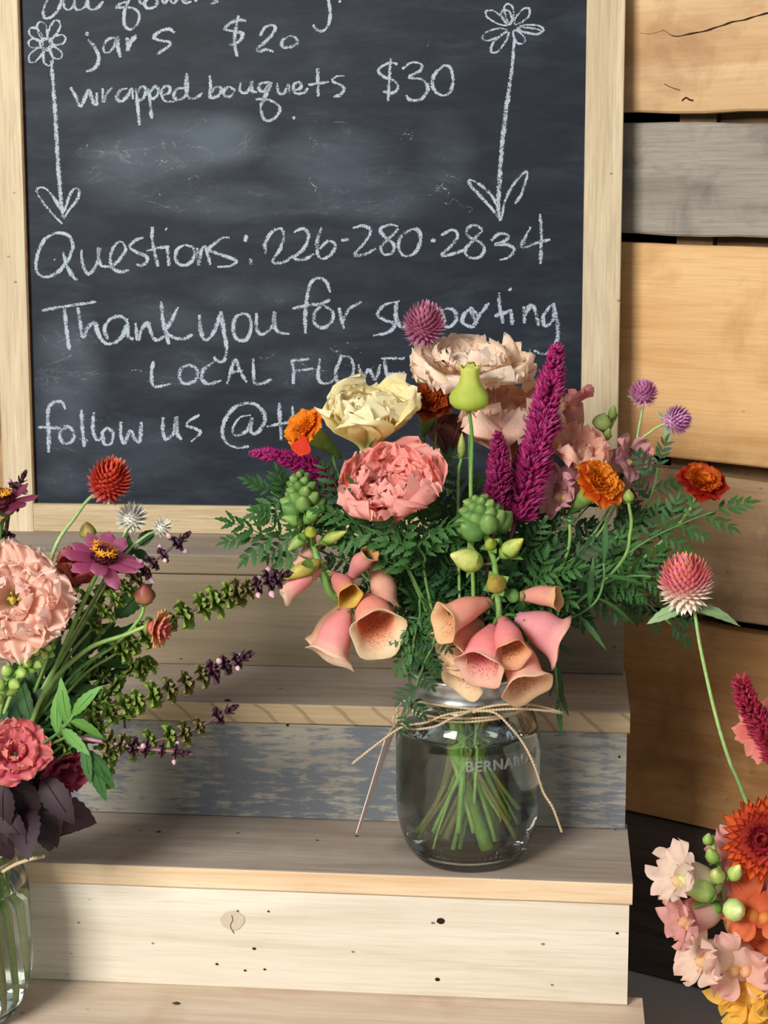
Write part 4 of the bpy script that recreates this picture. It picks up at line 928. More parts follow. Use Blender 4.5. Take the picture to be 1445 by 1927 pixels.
def marigold(px, py, Y, axis, R, outer, inner, label, j, seed=1, nout=9, mid=None, name='marigold', calyx=True, leaves=(), bot=None, cup_l=.022, rim='#f29a2e'):
    c = AT(px, py, Y); ax = Vector(axis).normalized(); B = basis(axis); th = Thing(name, tuple(c), label, 'flower'); rg = random.Random(seed)
    co, ci = C(outer), C(inner); cr = C(rim)
    for ring, (n, lf, a0, a1) in enumerate(((nout, 1.0, 60, 100), (nout-2, .82, 45, 80))):
        for k in range(n):
            me = petal_mesh(R*lf*rg.uniform(.9, 1.05), R*.82*lf, a0, a1*rg.uniform(.9, 1.1), mix(co, ci, .25), co if ring == 0 else mix(co, ci, rg.random()), cr, .10, 2.2, .12, .03, 7, 8, 'round', rg.uniform(0, 9))
            th.inst('petal', me, Matrix.Translation(c+ax*(.001*ring)) @ B @ Matrix.Rotation(2*math.pi*(k+.5*ring)/n+rg.uniform(-.1, .1), 4, 'Z'))
    mb = MB()
    for i in range(34):
        a = i*2.4; rr = R*.52*math.sqrt(i/34); th_ = 15+55*(rr/(R*.52))
        me = petal_mesh(R*.42*rg.uniform(.8, 1.1), R*.40, th_*.4, th_, mix(ci, (0, 0, 0), .25), ci, cr, .22, 2.6, .2, .10, 4, 6, 'fan', rg.uniform(0, 30))
        M = Matrix.Translation(c+ax*R*.12) @ B @ Matrix.Rotation(a, 4, 'Z') @ Matrix.Translation((0, rr*.7, 0))
        mb.add([M @ v.co for v in me.vertices], [tuple(p.vertices) for p in me.polygons], [tuple(x.color) for x in me.color_attributes['Col'].data]); bpy.data.meshes.remove(me)
    th.part('crest', mb, M_petal, stuff=True)
    if calyx:
        mb = MB(); ft = c-ax*cup_l
        tube(mb, [c+ax*.001, c-ax*cup_l*.45, ft, ft-ax*.012], lambda s: .0068*(1-s)**.8+.0012, lambda s: mix(C('#a9c264'), C('#5e8c48'), s*1.3), 10, 6); th.part('calyx', mb, M_leaf)
        c = ft-ax*.010
    stem(th, c, j, .0013, mid=mid, bot=bot)
    return th
mg1 = marigold(578, 808, .020, (-.50, -.52, .55), .0165, '#e8781c', '#f08a14', 'orange marigold at the left of the middle bouquet beside the yellow bloom', 'c', 1, mid=[AT(640, 900, .03)])
mb = MB(); 
mg2 = marigold(808, 760, .050, (.15, -.55, .6), .0165, '#8e3512', '#a8481a', 'dark rust marigold half hidden between cream and peach blooms', 'c', 2, rim='#b5531c')
mg3 = marigold(1124, 913, .020, (.48, -.60, .62), .0190, '#e2571a', '#e88a1c', 'orange marigold with long green cup right of the magenta plume', 'c', 3, mid=[AT(1060, 1060, .03)], cup_l=.024)
mg4 = marigold(1318, 912, .045, (.22, -.55, .75), .0178, '#981410', '#ec8a1e', 'deep red marigold with orange crest at the far right of the middle bouquet', 'c', 4, mid=[AT(1290, 970, .05), AT(1200, 1060, .05), AT(1080, 1150, .045)], calyx=False, rim='#c23a1c')

# single scarlet petal folded on the left marigold
me = petal_mesh(.0125, .0145, 60, 95, C('#e03a1c'), C('#de3c1e'), C('#ee5a2c'), .1, 2, .15, .0, 7, 8, 'round', 3.3)
th = mg1; th.inst('petal', me, Matrix.Translation(AT(574, 822, .008)) @ basis((-.3, -.8, .1)) @ Matrix.Rotation(3.0, 4, 'Z'), label='scarlet petal')

def budthing(px, py, Y, axis, L, R, cb, ct, label, j, mid=None, crown=False, name='flower_bud', tw_=True, neck=None, bot=None):
    p = AT(px, py, Y); ax = Vector(axis).normalized(); th = Thing(name, tuple(p), label, 'flower'); mb = MB(); B = basis(axis); M3 = B.to_3x3()
    if crown:      # swollen vase-shaped bud with a frilled mouth
        vs = []; cs = []; fs = []; seg = 20; prof = [(.30, 0), (.72, .06), (.98, .18), (1.0, .30), (.88, .42), (.66, .54), (.52, .66), (.47, .8), (.50, .92), (.55, 1.0), (.40, .97), (.30, .8)]
        for i, (r, z) in enumerate(prof):
            for k in range(seg):
                a = 2*math.pi*k/seg; rr = R*r*(1+.05*math.cos(5*a+z*4)); zz = L*(z+(.05*math.cos(4*a)+.05*(k % 2) if i in (9,) else 0))
                vs.append(p+M3 @ Vector((rr*math.cos(a), rr*math.sin(a), zz))); cs.append(mix(C(cb), C(ct), z))
        for i in range(len(prof)-1):
            for k in range(seg): a = i*seg+k; b = i*seg+(k+1) % seg; fs.append((a, b, b+seg, a+seg))
        mb.add(vs, fs, cs)
    else: ovoid(mb, p, ax, L, R, C(cb), C(ct), 12, 10, .25, .0, .06)
    th.part('bud', mb, M_petal if crown else M_leaf)
    mb = MB()
    for k in range(5):
        a = 2*math.pi*k/5; d = M3 @ Vector((math.cos(a)*.7, math.sin(a)*.7, .7)); leaflet(mb, p-ax*.001, d, -ax, L*.35, R*.35, C('#6f9a4a'), C('#98b866'), 6, 0, -.5)
    th.part('calyx', mb, M_leaf); stem(th, p, j, .0013, mid=mid, neck=neck, bot=bot); return th
budthing(883, 772, -.004, (.02, -.1, 1), .0270, .0120, '#b9cf52', '#dfe27a', 'swollen lime green bud on a straight stem in front of the peach bloom', 'c', mid=[AT(888, 830, -.002), AT(886, 940, .004)], crown=True)
budthing(868, 862, .006, (.03, -.1, 1), .016, .0028, '#8aa64e', '#b6bd66', 'slim green bud left of the lime bud stem', 'c', mid=[AT(862, 930, .008)])
budthing(1183, 945, .015, (-.03, -.15, 1), .0085, .0040, '#7fa34c', '#a9bf62', 'small round green bud between the orange and red marigolds', 'c', mid=[AT(1186, 1000, .016), AT(1150, 1080, .02)])
budthing(166, 1012, -.030, (.05, -.4, 1), .0115, .0058, '#a8b45a', '#b09a52', 'plump olive bud above the pink zinnia', 'l', mid=[AT(150, 1080, -.03)])

# foxgloves ---------------------------------------------------------
def bell_mesh(base, mouth, rb, rm, lip=.35, cols=('#eeaa98', '#f6a6a6', '#fcdcc2'), inner=('#f4bc98', '#fde6c8'), seed=0, flare=1.0, closed=0.0, spots=1.0):
    base, mouth = Vector(base), Vector(mouth); ax = (mouth-base); L = ax.length; z = ax.normalized(); low = Vector((0, 0, -1)); low = (low-z*low.dot(z)); low = low.normalized() if low.length > .05 else Vector((1, 0, 0)); s = z.cross(low); seg = 28; n = 15
    mb = MB(); rg = random.Random(seed); ph = rg.uniform(0, 6)
    c0, c1, c2 = [C(c) for c in cols]; i0, i1 = C(inner[0]), C(inner[1])
    def ring(t, off):
        out = []
        r = rb+(rm*.76-rb)*(sm(-.12, .62, t)*.8+.2*t)
        if t > .82: r += (rm*(.86+.24*flare)-rm*.76)*((t-.82)/.18)**1.7
        if closed: r *= 1-closed*sm(.55, 1, t)
        for k in range(seg):
            a = 2*math.pi*k/seg; f = .5+.5*math.cos(a)      # f = 1 on the lower side
            ext = lip*rm*1.5*f**1.5*sm(.7, 1.0, t); lob = .05*rm*math.cos(5*a+ph)*sm(.8, 1, t)+.05*rm*math.cos(3*a+ph*2)*sm(.5, 1, t)
            sag = low*(L*.06*math.sin(t*math.pi))*-1
            rr = r+lob-off
            out.append(base+z*(L*t+ext*.9+rm*.12*math.cos(4*a+ph)*sm(.85, 1, t)*.5)+low*(rr*math.cos(a))+s*(rr*math.sin(a)*1.03)+sag+low*(-closed*0))
        return out
    vs = []; cs = []; fs = []
    ts = [i/n for i in range(n+1)]
    for t in ts:
        for k, p in enumerate(ring(t, 0)):
            f = .5+.5*math.cos(2*math.pi*k/seg); vs.append(p); cs.append((*mix(mix(c0, c1, sm(0, .25, t)), c2, sm(.72, 1, t)*.9+.12*f), 0))
    m_ = len(ts)
    for t in ts[::-1]:
        for k, p in enumerate(ring(t, rm*.035)):
            f = .5+.5*math.cos(2*math.pi*k/seg); vs.append(p); cs.append((*mix(i0, i1, sm(.70, .97, t)), spots*sm(.45, .9, f)*sm(.30, .5, t)*(1-sm(.84, .95, t))))
    for i in range(2*m_-1):
        for k in range(seg): a = i*seg+k; b = i*seg+(k+1) % seg; fs.append((a, b, b+seg, a+seg))
    fs.append(tuple(range(seg))[::-1]); mb.add(vs, fs, cs); return mb
def foxglove(label, j, spine, bells, buds, cone, stemmid=None, name='foxglove', bot=None):
    top = AT(*spine[0]); th = Thing(name, tuple(top), label, 'flower'); P = [AT(*s) for s in spine]
    J, bz = JB[j]; stem(th, top, j, .0024, ('#76a052', '#8fb466'), mid=P[1:], bot=bot)
    for i, (b, m_, rm, kw) in enumerate(bells):
        B_, M_ = AT(*b), AT(*m_); sc_ = .00035; g = dict(kw); ca = g.pop('calyx', True); gl = g.pop('lab', None)
        o = th.part('bell', bell_mesh(B_, M_, .0028, rm*sc_, seed=i*7+3, **g), M_bell, label=gl)
        if ca:
            mb = MB(); z = (M_-B_).normalized(); Bm = basis(z).to_3x3()
            for k in range(5):
                a = 2*math.pi*k/5+.3; d = (Bm @ Vector((math.cos(a)*.62, math.sin(a)*.62, .8)))
                leaflet(mb, B_-z*.002, d, -(Bm @ Vector((math.cos(a), math.sin(a), 0))), .0105, .0062, C('#55843f'), C('#7fa75a'), 7, 0, .1)
            near = min(P, key=lambda q: (q-B_).length); tube(mb, [B_-z*.001, (B_+near)/2+Vector((0, 0, .002)), near], .0011, C('#6f9a4e'), 6, 4)
            th.part('sepals', mb, M_leaf, parent=None)
    for (b, t, r, cb, ct) in buds:
        B_, T_ = AT(*b), AT(*t); mb = MB(); z = (T_-B_); ovoid(mb, B_, z, z.length, r*.00035, C(cb), C(ct), 12, 9, .12); 
        Bm = basis(z).to_3x3()
        for k in range(4):
            a = 2*math.pi*k/4+.5; leaflet(mb, B_, Bm @ Vector((math.cos(a)*.5, math.sin(a)*.5, .8)), -(Bm @ Vector((math.cos(a), math.sin(a), 0))), z.length*.7, r*.00035*1.3, C('#5b8a40'), C('#86ad58'), 6, 0, .25)
        near = min(P, key=lambda q: (q-B_).length); tube(mb, [B_, near], .0009, C('#6f9a4e'), 5, 3)
        th.part('bud', mb, M_leaf)
    (cx_, cy_, cY), (ex, ey, eY), cr, cn = cone
    a_, b_ = AT(cx_, cy_, cY), AT(ex, ey, eY); ax = (a_-b_).normalized(); Bm = basis(ax).to_3x3(); L = (a_-b_).length; rg = random.Random(len(label))
    for i in range(cn):
        s = i/(cn-1); an = i*2.4; p = b_.lerp(a_, s); R = cr*.00035*(1-.62*s); d = (Bm @ Vector((math.cos(an), math.sin(an), .55))).normalized()
        mb = MB(); ovoid(mb, p+d*R*.25, d, R*.95*rg.uniform(.85, 1.1), R*.40, C('#4f7a3e'), mix(C('#68964a'), C('#93b060'), rg.random()), 8, 6); th.part('bud', mb, M_leaf)
    return th
YL = dict(cols=('#c2c46a', '#ddb87a', '#e8c98c'), inner=('#c8a040', '#eed08a'))
foxglove('peach foxglove spire drooping at the left front of the middle bouquet', 'c',
    [(563, 910, .012), (575, 985, .008), (590, 1030, .004), (608, 1080, 0), (625, 1120, .002), (690, 1160, .02)],
    [((612, 1062, .002), (537, 1122, -.010), 25, dict(lip=.25, closed=.35, spots=0)),
     ((655, 1138, -.002), (624, 1232, -.012), 42, dict(lip=.3, flare=1.2)),
     ((690, 1122, .004), (710, 1186, -.022), 46, dict(lip=.42, cols=('#f0b098', '#f6a890', '#fdeacb'), inner=('#e8946c', '#f9e2bc'), flare=.9)),
     ((628, 1082, -.002), (658, 1122, -.020), 25, dict(lip=.15, cols=('#e08a84', '#e99490', '#ecc060'), inner=('#c89a38', '#e8c860'), flare=.4)),
     ((662, 1085, -.004), (697, 1042, -.014), 24, dict(lip=.1, closed=.35, cols=('#e8a0a0', '#ec9c9c', '#d8a880'), inner=('#b8803c', '#e0b070'), calyx=False)),
     ((700, 1052, .010), (730, 1150, .004), 33, dict(lip=.3, closed=.25, cols=('#eab49c', '#eeb8a0', '#ecc4a4'), calyx=False, spots=0)),
     ((606, 1010, .012), (566, 1070, .006), 22, dict(lip=.2, closed=.3, cols=('#eec0b0', '#efb9a8', '#eec0b0'), calyx=False, spots=0)),
     ((648, 1140, .012), (600, 1215, .010), 28, dict(lip=.3, cols=('#d8c880', '#ecc098', '#f0ceb0'), calyx=False))],
    [((604, 1055, -.006), (530, 1090, -.014), 15, '#b7a052', '#c9bc58'), ((578, 1004, 0), (542, 1036, -.006), 12, '#6f9a48', '#a8c468'), ((600, 1022, -.002), (652, 1000, -.008), 11, '#6f9a48', '#cfd468'),
     ((584, 1006, -.006), (586, 994, -.012), 12, '#c4c24c', '#a3ad40'), ((570, 985, 0), (532, 972, -.004), 11, '#6f9a48', '#8db45a'), ((572, 985, 0), (606, 950, -.002), 13, '#6f9a48', '#8db45a')],
    ((562, 896, .012), (574, 972, .008), 44, 26))
foxglove('peach foxglove spire hanging over the middle jar mouth', 'c',
    [(902, 960, -.006), (918, 1020, -.010), (930, 1060, -.012), (936, 1120, -.014), (938, 1165, -.010), (925, 1215, .01)],
    [((922, 1132, -.014), (838, 1172, -.034), 33, dict(lip=.35, cols=('#eda894', '#f4aa98', '#fad0aa'), inner=('#e8b080', '#f2cc9c'))),
     ((905, 1170, -.002), (850, 1225, -.016), 44, dict(lip=.35, cols=('#f0b098', '#f2a890', '#fde6c4'), inner=('#e09a70', '#f6d8ae'))),
     ((928, 1178, -.016), (905, 1252, -.034), 42, dict(lip=.40, cols=('#e08e90', '#f59a9a', '#fdd9c6'), inner=('#e8858a', '#f6cab4'), flare=.8)),
     ((945, 1165, -.018), (962, 1228, -.036), 34, dict(lip=.35, cols=('#e88e8c', '#f69c9c', '#f6b89c'), inner=('#dfa868', '#efb890'), flare=.5)),
     ((958, 1190, -.004), (990, 1290, -.024), 42, dict(lip=.3, cols=('#f0a898', '#f6a896', '#fde4c6'), inner=('#e8a080', '#f6d4ac'), flare=1.1)),
     ((972, 1160, -.004), (1050, 1205, -.006), 46, dict(lip=.3, cols=('#e694aa', '#f8aab0', '#fac4b6'), inner=('#c88870', '#eebca0'), flare=1.0, spots=0)),
     ((978, 1122, -.012), (1050, 1127, -.020), 24, dict(lip=.1, cols=('#e2a48c', '#f0a898', '#ecc08c'), inner=('#c89048', '#e8c890'), flare=.3)),
     ((905, 1215, .006), (872, 1280, -.010), 38, dict(lip=.3, cols=('#ecbc94', '#efc09c', '#f8dfb8'), inner=('#eebc90', '#f8e0ba'), calyx=False))],
    [((908, 1062, -.014), (848, 1044, -.026), 22, '#b5c456', '#e0e08c'), ((940, 1048, -.014), (984, 1014, -.022), 16, '#79a34c', '#d6dc6c'), ((922, 1030, -.014), (924, 1016, -.026), 11, '#b8c64e', '#a0b848'),
     ((934, 1102, -.018), (933, 1094, -.034), 18, '#c8b85c', '#b09a44'), ((972, 1120, -.012), (955, 1122, -.018), 14, '#5f9444', '#79a854')],
    ((898, 945, -.006), (916, 1012, -.010), 54, 30))

# ------------------------------------------------------------------ more flowers
def zinnia(px, py, Y, axis, R, pc, label, j, n=11, cent='#4a1420', ring='#e9a52c', seed=1, mid=None, name='zinnia', rows=1, back=None, cone=.33):
    c = AT(px, py, Y); B = basis(axis); ax = Vector(axis).normalized(); th = Thing(name, tuple(c), label, 'flower'); rg = random.Random(seed); c1, c2 = C(pc[0]), C(pc[1])
    for q in range(rows):
        for k in range(n):
            L = R*(1-.18*q)*rg.uniform(.85, 1.08); b = rg.uniform(62, 86)
            me = petal_mesh(L, R*.42, b, b+rg.uniform(5, 28), mix(c1, (0, 0, 0), .15), mix(c1, c2, rg.random()), c2, .05, 1.2, -.15, .015, 8, 6, 'strap', rg.uniform(0, 9))
            th.inst('petal', me, Matrix.Translation(c+ax*(.0012*q)) @ B @ Matrix.Rotation(2*math.pi*(k+.5*q)/n+rg.uniform(-.12, .12), 4, 'Z') @ Matrix.Translation((0, R*.08, 0)))
    mb = MB(); M3 = B.to_3x3()
    for i in range(90):
        s = math.sqrt(i/90); a = i*2.4; d = M3 @ Vector((math.cos(a)*s*R*cone, math.sin(a)*s*R*cone, R*.30*(1-s*s*.8))); dr = (M3 @ Vector((math.cos(a)*s*.8, math.sin(a)*s*.8, 1))).normalized()
        x = dr.orthogonal().normalized()*R*.035; y = dr.cross(x); p = c+d; mb.add([p+x, p+y, p-x, p-y, p+dr*R*.13], [(0, 1, 4), (1, 2, 4), (2, 3, 4), (3, 0, 4)], mix(C(cent), C('#8a2c2a'), rg.random()*.6))
    ovoid(mb, c-ax*R*.02, ax, R*.34, R*cone*.95, mix(C(cent), (0, 0, 0), .3), C(cent), 12, 6)
    th.part('centre_cone', mb, M_bract, stuff=True, smooth=False)
    if ring:
        mb = MB()
        for i in range(15):
            a = i*2.4; s = .95-.4*rg.random(); p = c+M3 @ Vector((math.cos(a)*s*R*cone, math.sin(a)*s*R*cone, R*(.30+.12*rg.random()))); dr = (M3 @ Vector((math.cos(a)*.6, math.sin(a)*.6, 1))).normalized(); x = dr.orthogonal().normalized(); y = dr.cross(x)
            tube(mb, [p-dr*R*.2, p], R*.03, C('#c9781c'), 5, 1)
            for k in range(5):
                t = 2*math.pi*k/5; q = x*math.cos(t)+y*math.sin(t); w = (x*math.cos(t+1.57)+y*math.sin(t+1.57))*R*.035
                mb.add([p-w, p+w, p+q*R*.13+dr*R*.04+w*.2, p+q*R*.13+dr*R*.04-w*.2], [(0, 1, 2, 3)], C(ring))
        th.part('star_florets', mb, M_bract, stuff=True)
    mb = MB(); ovoid(mb, c-ax*R*.40, ax, R*.42, R*.28, C('#5e7c44'), C('#8a9a58'), 12, 6, 0, 0, .04); th.part('calyx', mb, M_leaf)
    stem(th, c-ax*R*.36, j, .0015, mid=mid); return th
zinnia(193, 1054, -.060, (.40, -.34, .86), .0235, ('#b04a78', '#cf7a9c'), 'mauve pink zinnia with yellow star florets in the left bouquet', 'l', 11, seed=3, mid=[AT(150, 1150, -.05)])
zinnia(8, 948, -.050, (-.15, -.30, .95), .0205, ('#7e3450', '#9a4a66'), 'dusky burgundy zinnia at the left picture edge over the frame corner', 'l', 12, seed=5, mid=[AT(-5, 1050, -.05)])

def strawflower(px, py, Y, axis, R, outer, inner, cent, label, j, rows=((20, 1.0, 92), (20, .86, 74), (17, .70, 56), (14, .5, 38)), seed=1, mid=None, name='strawflower', w=.26, bot=None):
    c = AT(px, py, Y); B = basis(axis); ax = Vector(axis).normalized(); th = Thing(name, tuple(c), label, 'flower'); rg = random.Random(seed); co, ci, cc = C(outer), C(inner), C(cent)
    for q, (n, lf, t1) in enumerate(rows):
        base = mix(co, ci, q/(len(rows)-1)*1.2); vars_ = [petal_mesh(R*lf, R*w, t1*.55, t1+rg.uniform(-5, 5), mix(base, (0, 0, 0), .2), base, mix(base, co, .5), .02, 1, .45, 0, 6, 4, 'point', rg.uniform(0, 9)) for _ in range(3)]
        for k in range(n):
            th.inst('bract', rg.choice(vars_), Matrix.Translation(c+ax*(R*.05*q)) @ B @ Matrix.Rotation(2*math.pi*(k+.5*(q % 2))/n+rg.uniform(-.05, .05), 4, 'Z') @ Matrix.Scale(rg.uniform(.92, 1.08), 4))
    mb = MB()
    for i in range(60):
        s = math.sqrt(i/60); a = i*2.4; d = B.to_3x3() @ Vector((math.cos(a)*s*R*.30, math.sin(a)*s*R*.30, R*.28*(1-s*s*.5))); dr = (B.to_3x3() @ Vector((-math.cos(a)*s*.3, -math.sin(a)*s*.3, 1))).normalized()
        x = dr.orthogonal().normalized()*R*.035; y = dr.cross(x); p = c+d; mb.add([p+x, p+y, p-x, p-y, p+dr*R*.16], [(0, 1, 4), (1, 2, 4), (2, 3, 4), (3, 0, 4)], mix(cc, ci, rg.random()*.5))
    ovoid(mb, c-ax*R*.05, ax, R*.36, R*.30, ci, cc, 12, 6); th.part('centre', mb, M_bract, stuff=True, smooth=False)
    mb = MB(); ovoid(mb, c-ax*R*.22, ax, R*.25, R*.3, C('#8a9a50'), C('#b0a060'), 10, 5); th.part('calyx', mb, M_leaf)
    stem(th, c-ax*R*.2, j, .0015, ('#7a9c50', '#9cba6a'), mid=mid, bot=bot); return th
strawflower(283, 1180, -.060, (.96, -.22, -.12), .0150, '#ecb07c', '#e0787a', '#c85a5c', 'peach strawflower seen from the side on a pale green stem', 'l', ((16, 1.0, 80), (14, .9, 55), (10, .8, 32)), 3, mid=[AT(235, 1195, -.06), AT(160, 1225, -.06), AT(80, 1310, -.055), AT(30, 1450, -.05)], w=.34)
budthing(272, 1136, -.050, (.1, -.3, 1), .0140, .0072, '#b88a5a', '#8e3844', 'glossy wine red strawflower bud over the peach strawflower', 'l', mid=[AT(262, 1165, -.05), AT(215, 1215, -.05), AT(120, 1290, -.05)])
strawflower(1442, 1577, -.070, (-.30, -.90, .30), .0285, '#e2692e', '#b42244', '#e0683c', 'large orange and crimson strawflower cut by the right picture edge', 'r', ((26, 1.0, 95), (26, .90, 82), (22, .76, 66), (18, .58, 48), (14, .42, 30)), 7, mid=[AT(1460, 1650, -.05)], w=.30)
zinnia(1440, 1375, -.035, (-.3, -.8, .4), .0200, ('#f07a78', '#f5a08c'), 'coral pink bloom behind the crimson plume at the right edge', 'r', 12, cent='#c84a3c', ring=None, seed=9, rows=2, mid=[AT(1470, 1480, -.03)])

def snapbloom(th, px, py, Y, axis, R, cols, seed, tube_l=1.5):
    R *= 1.12
    c = AT(px, py, Y); B = basis(axis); rg = random.Random(seed); c0, c1, c2 = [C(x) for x in cols]; M3 = B.to_3x3(); ax = Vector(axis).normalized()
    mb = MB(); foot = c-ax*R*tube_l
    tube(mb, [foot, foot+ax*R*.5, c-ax*R*.4, c+ax*R*.15], lambda s: R*(.30+.30*sm(0, .6, s)), lambda s: mix(c0, c1, s), 14, 5); th.part('flower_tube', mb, M_petal)
    for k, (az, lf, w, t0, t1) in enumerate(((.45, 1.1, 1.15, -5, 75), (-.45, 1.1, 1.15, -5, 75), (3.14, 1.05, 1.1, 20, 125), (2.15, .95, .95, 20, 115), (-2.15, .95, .95, 20, 115))):
        me = petal_mesh(R*lf*1.08, R*w*1.12, t0, t1+rg.uniform(-18, 18), c1, mix(c1, c2, .6), c2, .20, 2.0, .22, .012, 9, 14, 'round', rg.uniform(0, 20))
        th.inst('petal', me, Matrix.Translation(c+ax*R*.0) @ B @ Matrix.Rotation(az-math.pi/2, 4, 'Z') @ Matrix.Translation((0, R*.38, 0)))
    mb = MB()
    for sx_ in (-.2, .2): ovoid(mb, c+M3 @ Vector((sx_*R, -.25*R, -.1*R)), ax, R*.50, R*.24, mix(c1, C('#f0c860'), .2), mix(c2, C('#f5d25a'), .45), 9, 6)
    th.part('palate', mb, M_petal); return foot
def snapdragon(label, j, spine, blooms, buds, bot=None, name='snapdragon', r=.0019):
    P = [AT(*p) for p in spine]; th = Thing(name, tuple(P[0]), label, 'flower'); stem(th, P[0], j, r, ('#7fa552', '#9cbf6a'), mid=P[1:], bot=bot)
    for i, (px, py, Y, ax, R, cols) in enumerate(blooms):
        foot = snapbloom(th, px, py, Y, ax, R, cols, i*5+len(label)); near = min(P, key=lambda q: (q-foot).length); mb = MB(); tube(mb, [foot, near], .0009, C('#7fa552'), 6, 3)
        a = (foot-near).normalized() if (foot-near).length > .001 else Vector((0, 0, 1)); ovoid(mb, foot-Vector(ax).normalized()*.001, Vector(ax), .006, R*.34, C('#5f8a42'), C('#86ac5a'), 9, 6); th.part('calyx', mb, M_leaf)
    for (b, t, r_, cb, ct) in buds:
        b, t = AT(*b), AT(*t); mb = MB(); ovoid(mb, b, t-b, (t-b).length, r_*.00034, C(cb), C(ct), 10, 8, .15); near = min(P, key=lambda q: (q-b).length); tube(mb, [b, near], .0008, C('#7fa552'), 5, 3)
        Bm = basis(t-b).to_3x3()
        for k in range(4): a = 1.57*k; leaflet(mb, b, Bm @ Vector((math.cos(a)*.6, math.sin(a)*.6, .8)), -(Bm @ Vector((math.cos(a), math.sin(a), 0))), (t-b).length*.5, r_*.00034, C('#5f8a42'), C('#7fa552'), 5, 0, .2)
        th.part('bud', mb, M_leaf)
    return th
PK = ('#f0dcc0', '#eebab0', '#f2c4c0'); PKM = ('#e8d8c0', '#d9a0a4', '#e0a8b0'); LB = '#a9c66a'; LB2 = '#dbe58c'
snapdragon('pink snapdragon stalk with speckled green buds before the right frame rail', 'c',
    [(1160, 778, .085), (1140, 815, .085), (1110, 850, .085), (1080, 900, .08), (1030, 1000, .06)],
    [(1074, 768, .080, (-.1, -.25, 1), .0125, ('#e6cfae', '#e8a2a0', '#ee9c9c')), (1178, 862, .075, (.75, -.45, .3), .0120, PKM), (1200, 900, .08, (.8, -.3, -.2), .0090, PKM), (1120, 862, .07, (-.3, -.7, .4), .0125, PK), (1062, 925, .045, (-.5, -.7, .1), .0135, PKM), (1100, 905, .05, (.1, -.8, .5), .012, PKM)],
    [((1128, 808, .08), (1138, 778, .076), 20, '#b7b47c', LB), ((1150, 790, .082), (1155, 762, .078), 9, '#86a855', LB), ((1118, 838, .08), (1124, 812, .074), 12, '#5f9444', '#79a854'), ((1082, 848, .072), (1088, 828, .066), 11, '#5f9444', '#86ac5a'), ((1140, 828, .08), (1146, 806, .074), 9, '#86a855', LB)])
snapdragon('cream and pink snapdragon stalk with lime buds at the lower right', 'r',
    [(1338, 1572, -.07), (1345, 1605, -.072), (1358, 1650, -.072), (1362, 1700, -.072), (1374, 1755, -.068), (1430, 1800, -.06), (1480, 1880, -.05)],
    [(1292, 1650, -.085, (-.75, -.55, .45), .0150, ('#f3efcf', '#f2dcc4', '#f4d8cc')), (1300, 1725, -.082, (-.8, -.55, -.1), .0150, ('#f6efd2', '#df9a94', '#e8b0aa')), (1390, 1608, -.055, (.1, -.6, .8), .0130, ('#f0c0b0', '#dd9c94', '#e4a8a4')), (1405, 1668, -.06, (.3, -.9, .2), .0140, PKM)],
    [((1330, 1590, -.072), (1334, 1568, -.074), 10, '#7fae4c', LB), ((1345, 1622, -.076), (1334, 1598, -.084), 13, '#86b552', LB), ((1352, 1655, -.078), (1346, 1640, -.092), 15, '#9cc45a', LB2), ((1375, 1655, -.078), (1392, 1628, -.084), 14, '#8ab84e', LB2), ((1345, 1690, -.082), (1278, 1650, -.096), 22, '#8ab84e', '#e0ec98'), ((1372, 1712, -.080), (1394, 1712, -.092), 22, '#a6cc62', '#e6f0a8'), ((1355, 1715, -.078), (1338, 1700, -.082), 12, '#5f9444', '#86b552'), ((1390, 1750, -.07), (1412, 1742, -.075), 15, '#5f9444', '#79a854')])
snapdragon('pale pink snapdragon with yellow throat hanging lowest at the right', 'r',
    [(1400, 1790, -.068), (1440, 1800, -.06), (1490, 1880, -.05)],
    [(1335, 1800, -.085, (-.65, -.65, .25), .0150, ('#f6e8c8', '#f6dcc4', '#f4d4c4')), (1392, 1812, -.082, (-.05, -.95, .1), .0155, ('#f6e0a8', '#f2c8b4', '#f0bcb4'))], [])
snapdragon('golden orange snapdragon cut by the bottom right corner', 'r',
    [(1450, 1860, -.065), (1490, 1900, -.06)],
    [(1412, 1862, -.078, (-.4, -.85, -.1), .0150, ('#f4c050', '#f6b850', '#f8cc60')), (1440, 1905, -.075, (-.2, -.9, -.3), .0150, ('#f4c050', '#f7bc48', '#f8cc60'))], [])
snapdragon('deep orange snapdragon under the large orange and crimson bloom', 'r',
    [(1455, 1760, -.06), (1490, 1850, -.055)],
    [(1432, 1712, -.072, (-.3, -.8, .5), .0165, ('#e88850', '#e8744a', '#ee8a5c')), (1445, 1790, -.068, (-.4, -.85, .1), .0140, ('#e88850', '#e87c52', '#f09a68'))], [])

# basil -------------------------------------------------------------
def whorl_mesh(seed, c1, c2, pink=False, open_=.55):
    rg = random.Random(seed); mb = MB(); n = 7
    for k in range(n):
        a = 2*math.pi*k/n+rg.uniform(-.2, .2); L = rg.uniform(.85, 1.15)
        for (t0, t1, w, l) in ((62, 118, .80, 1.0), (40, 60, .62, .75)):
            me = petal_mesh(L*l, w, t0, t1, c1, mix(c1, c2, .6), c2, .07, 2, .95, .03, 5, 6, 'round', rg.uniform(0, 9))
            M = Matrix.Rotation(a, 4, 'Z'); mb.add([M @ v.co for v in me.vertices], [tuple(p.vertices) for p in me.polygons], [tuple(x.color) for x in me.color_attributes['Col'].data]); bpy.data.meshes.remove(me)
        if pink and k in (1, 4): ovoid(mb, (math.cos(a)*.9, math.sin(a)*.9, .2), (math.cos(a), math.sin(a), .2), .75, .30, C('#d8a0b8'), C('#f0c8d4'), 8, 6)
    return mb.mesh('calyx_whorl', M_leaf)
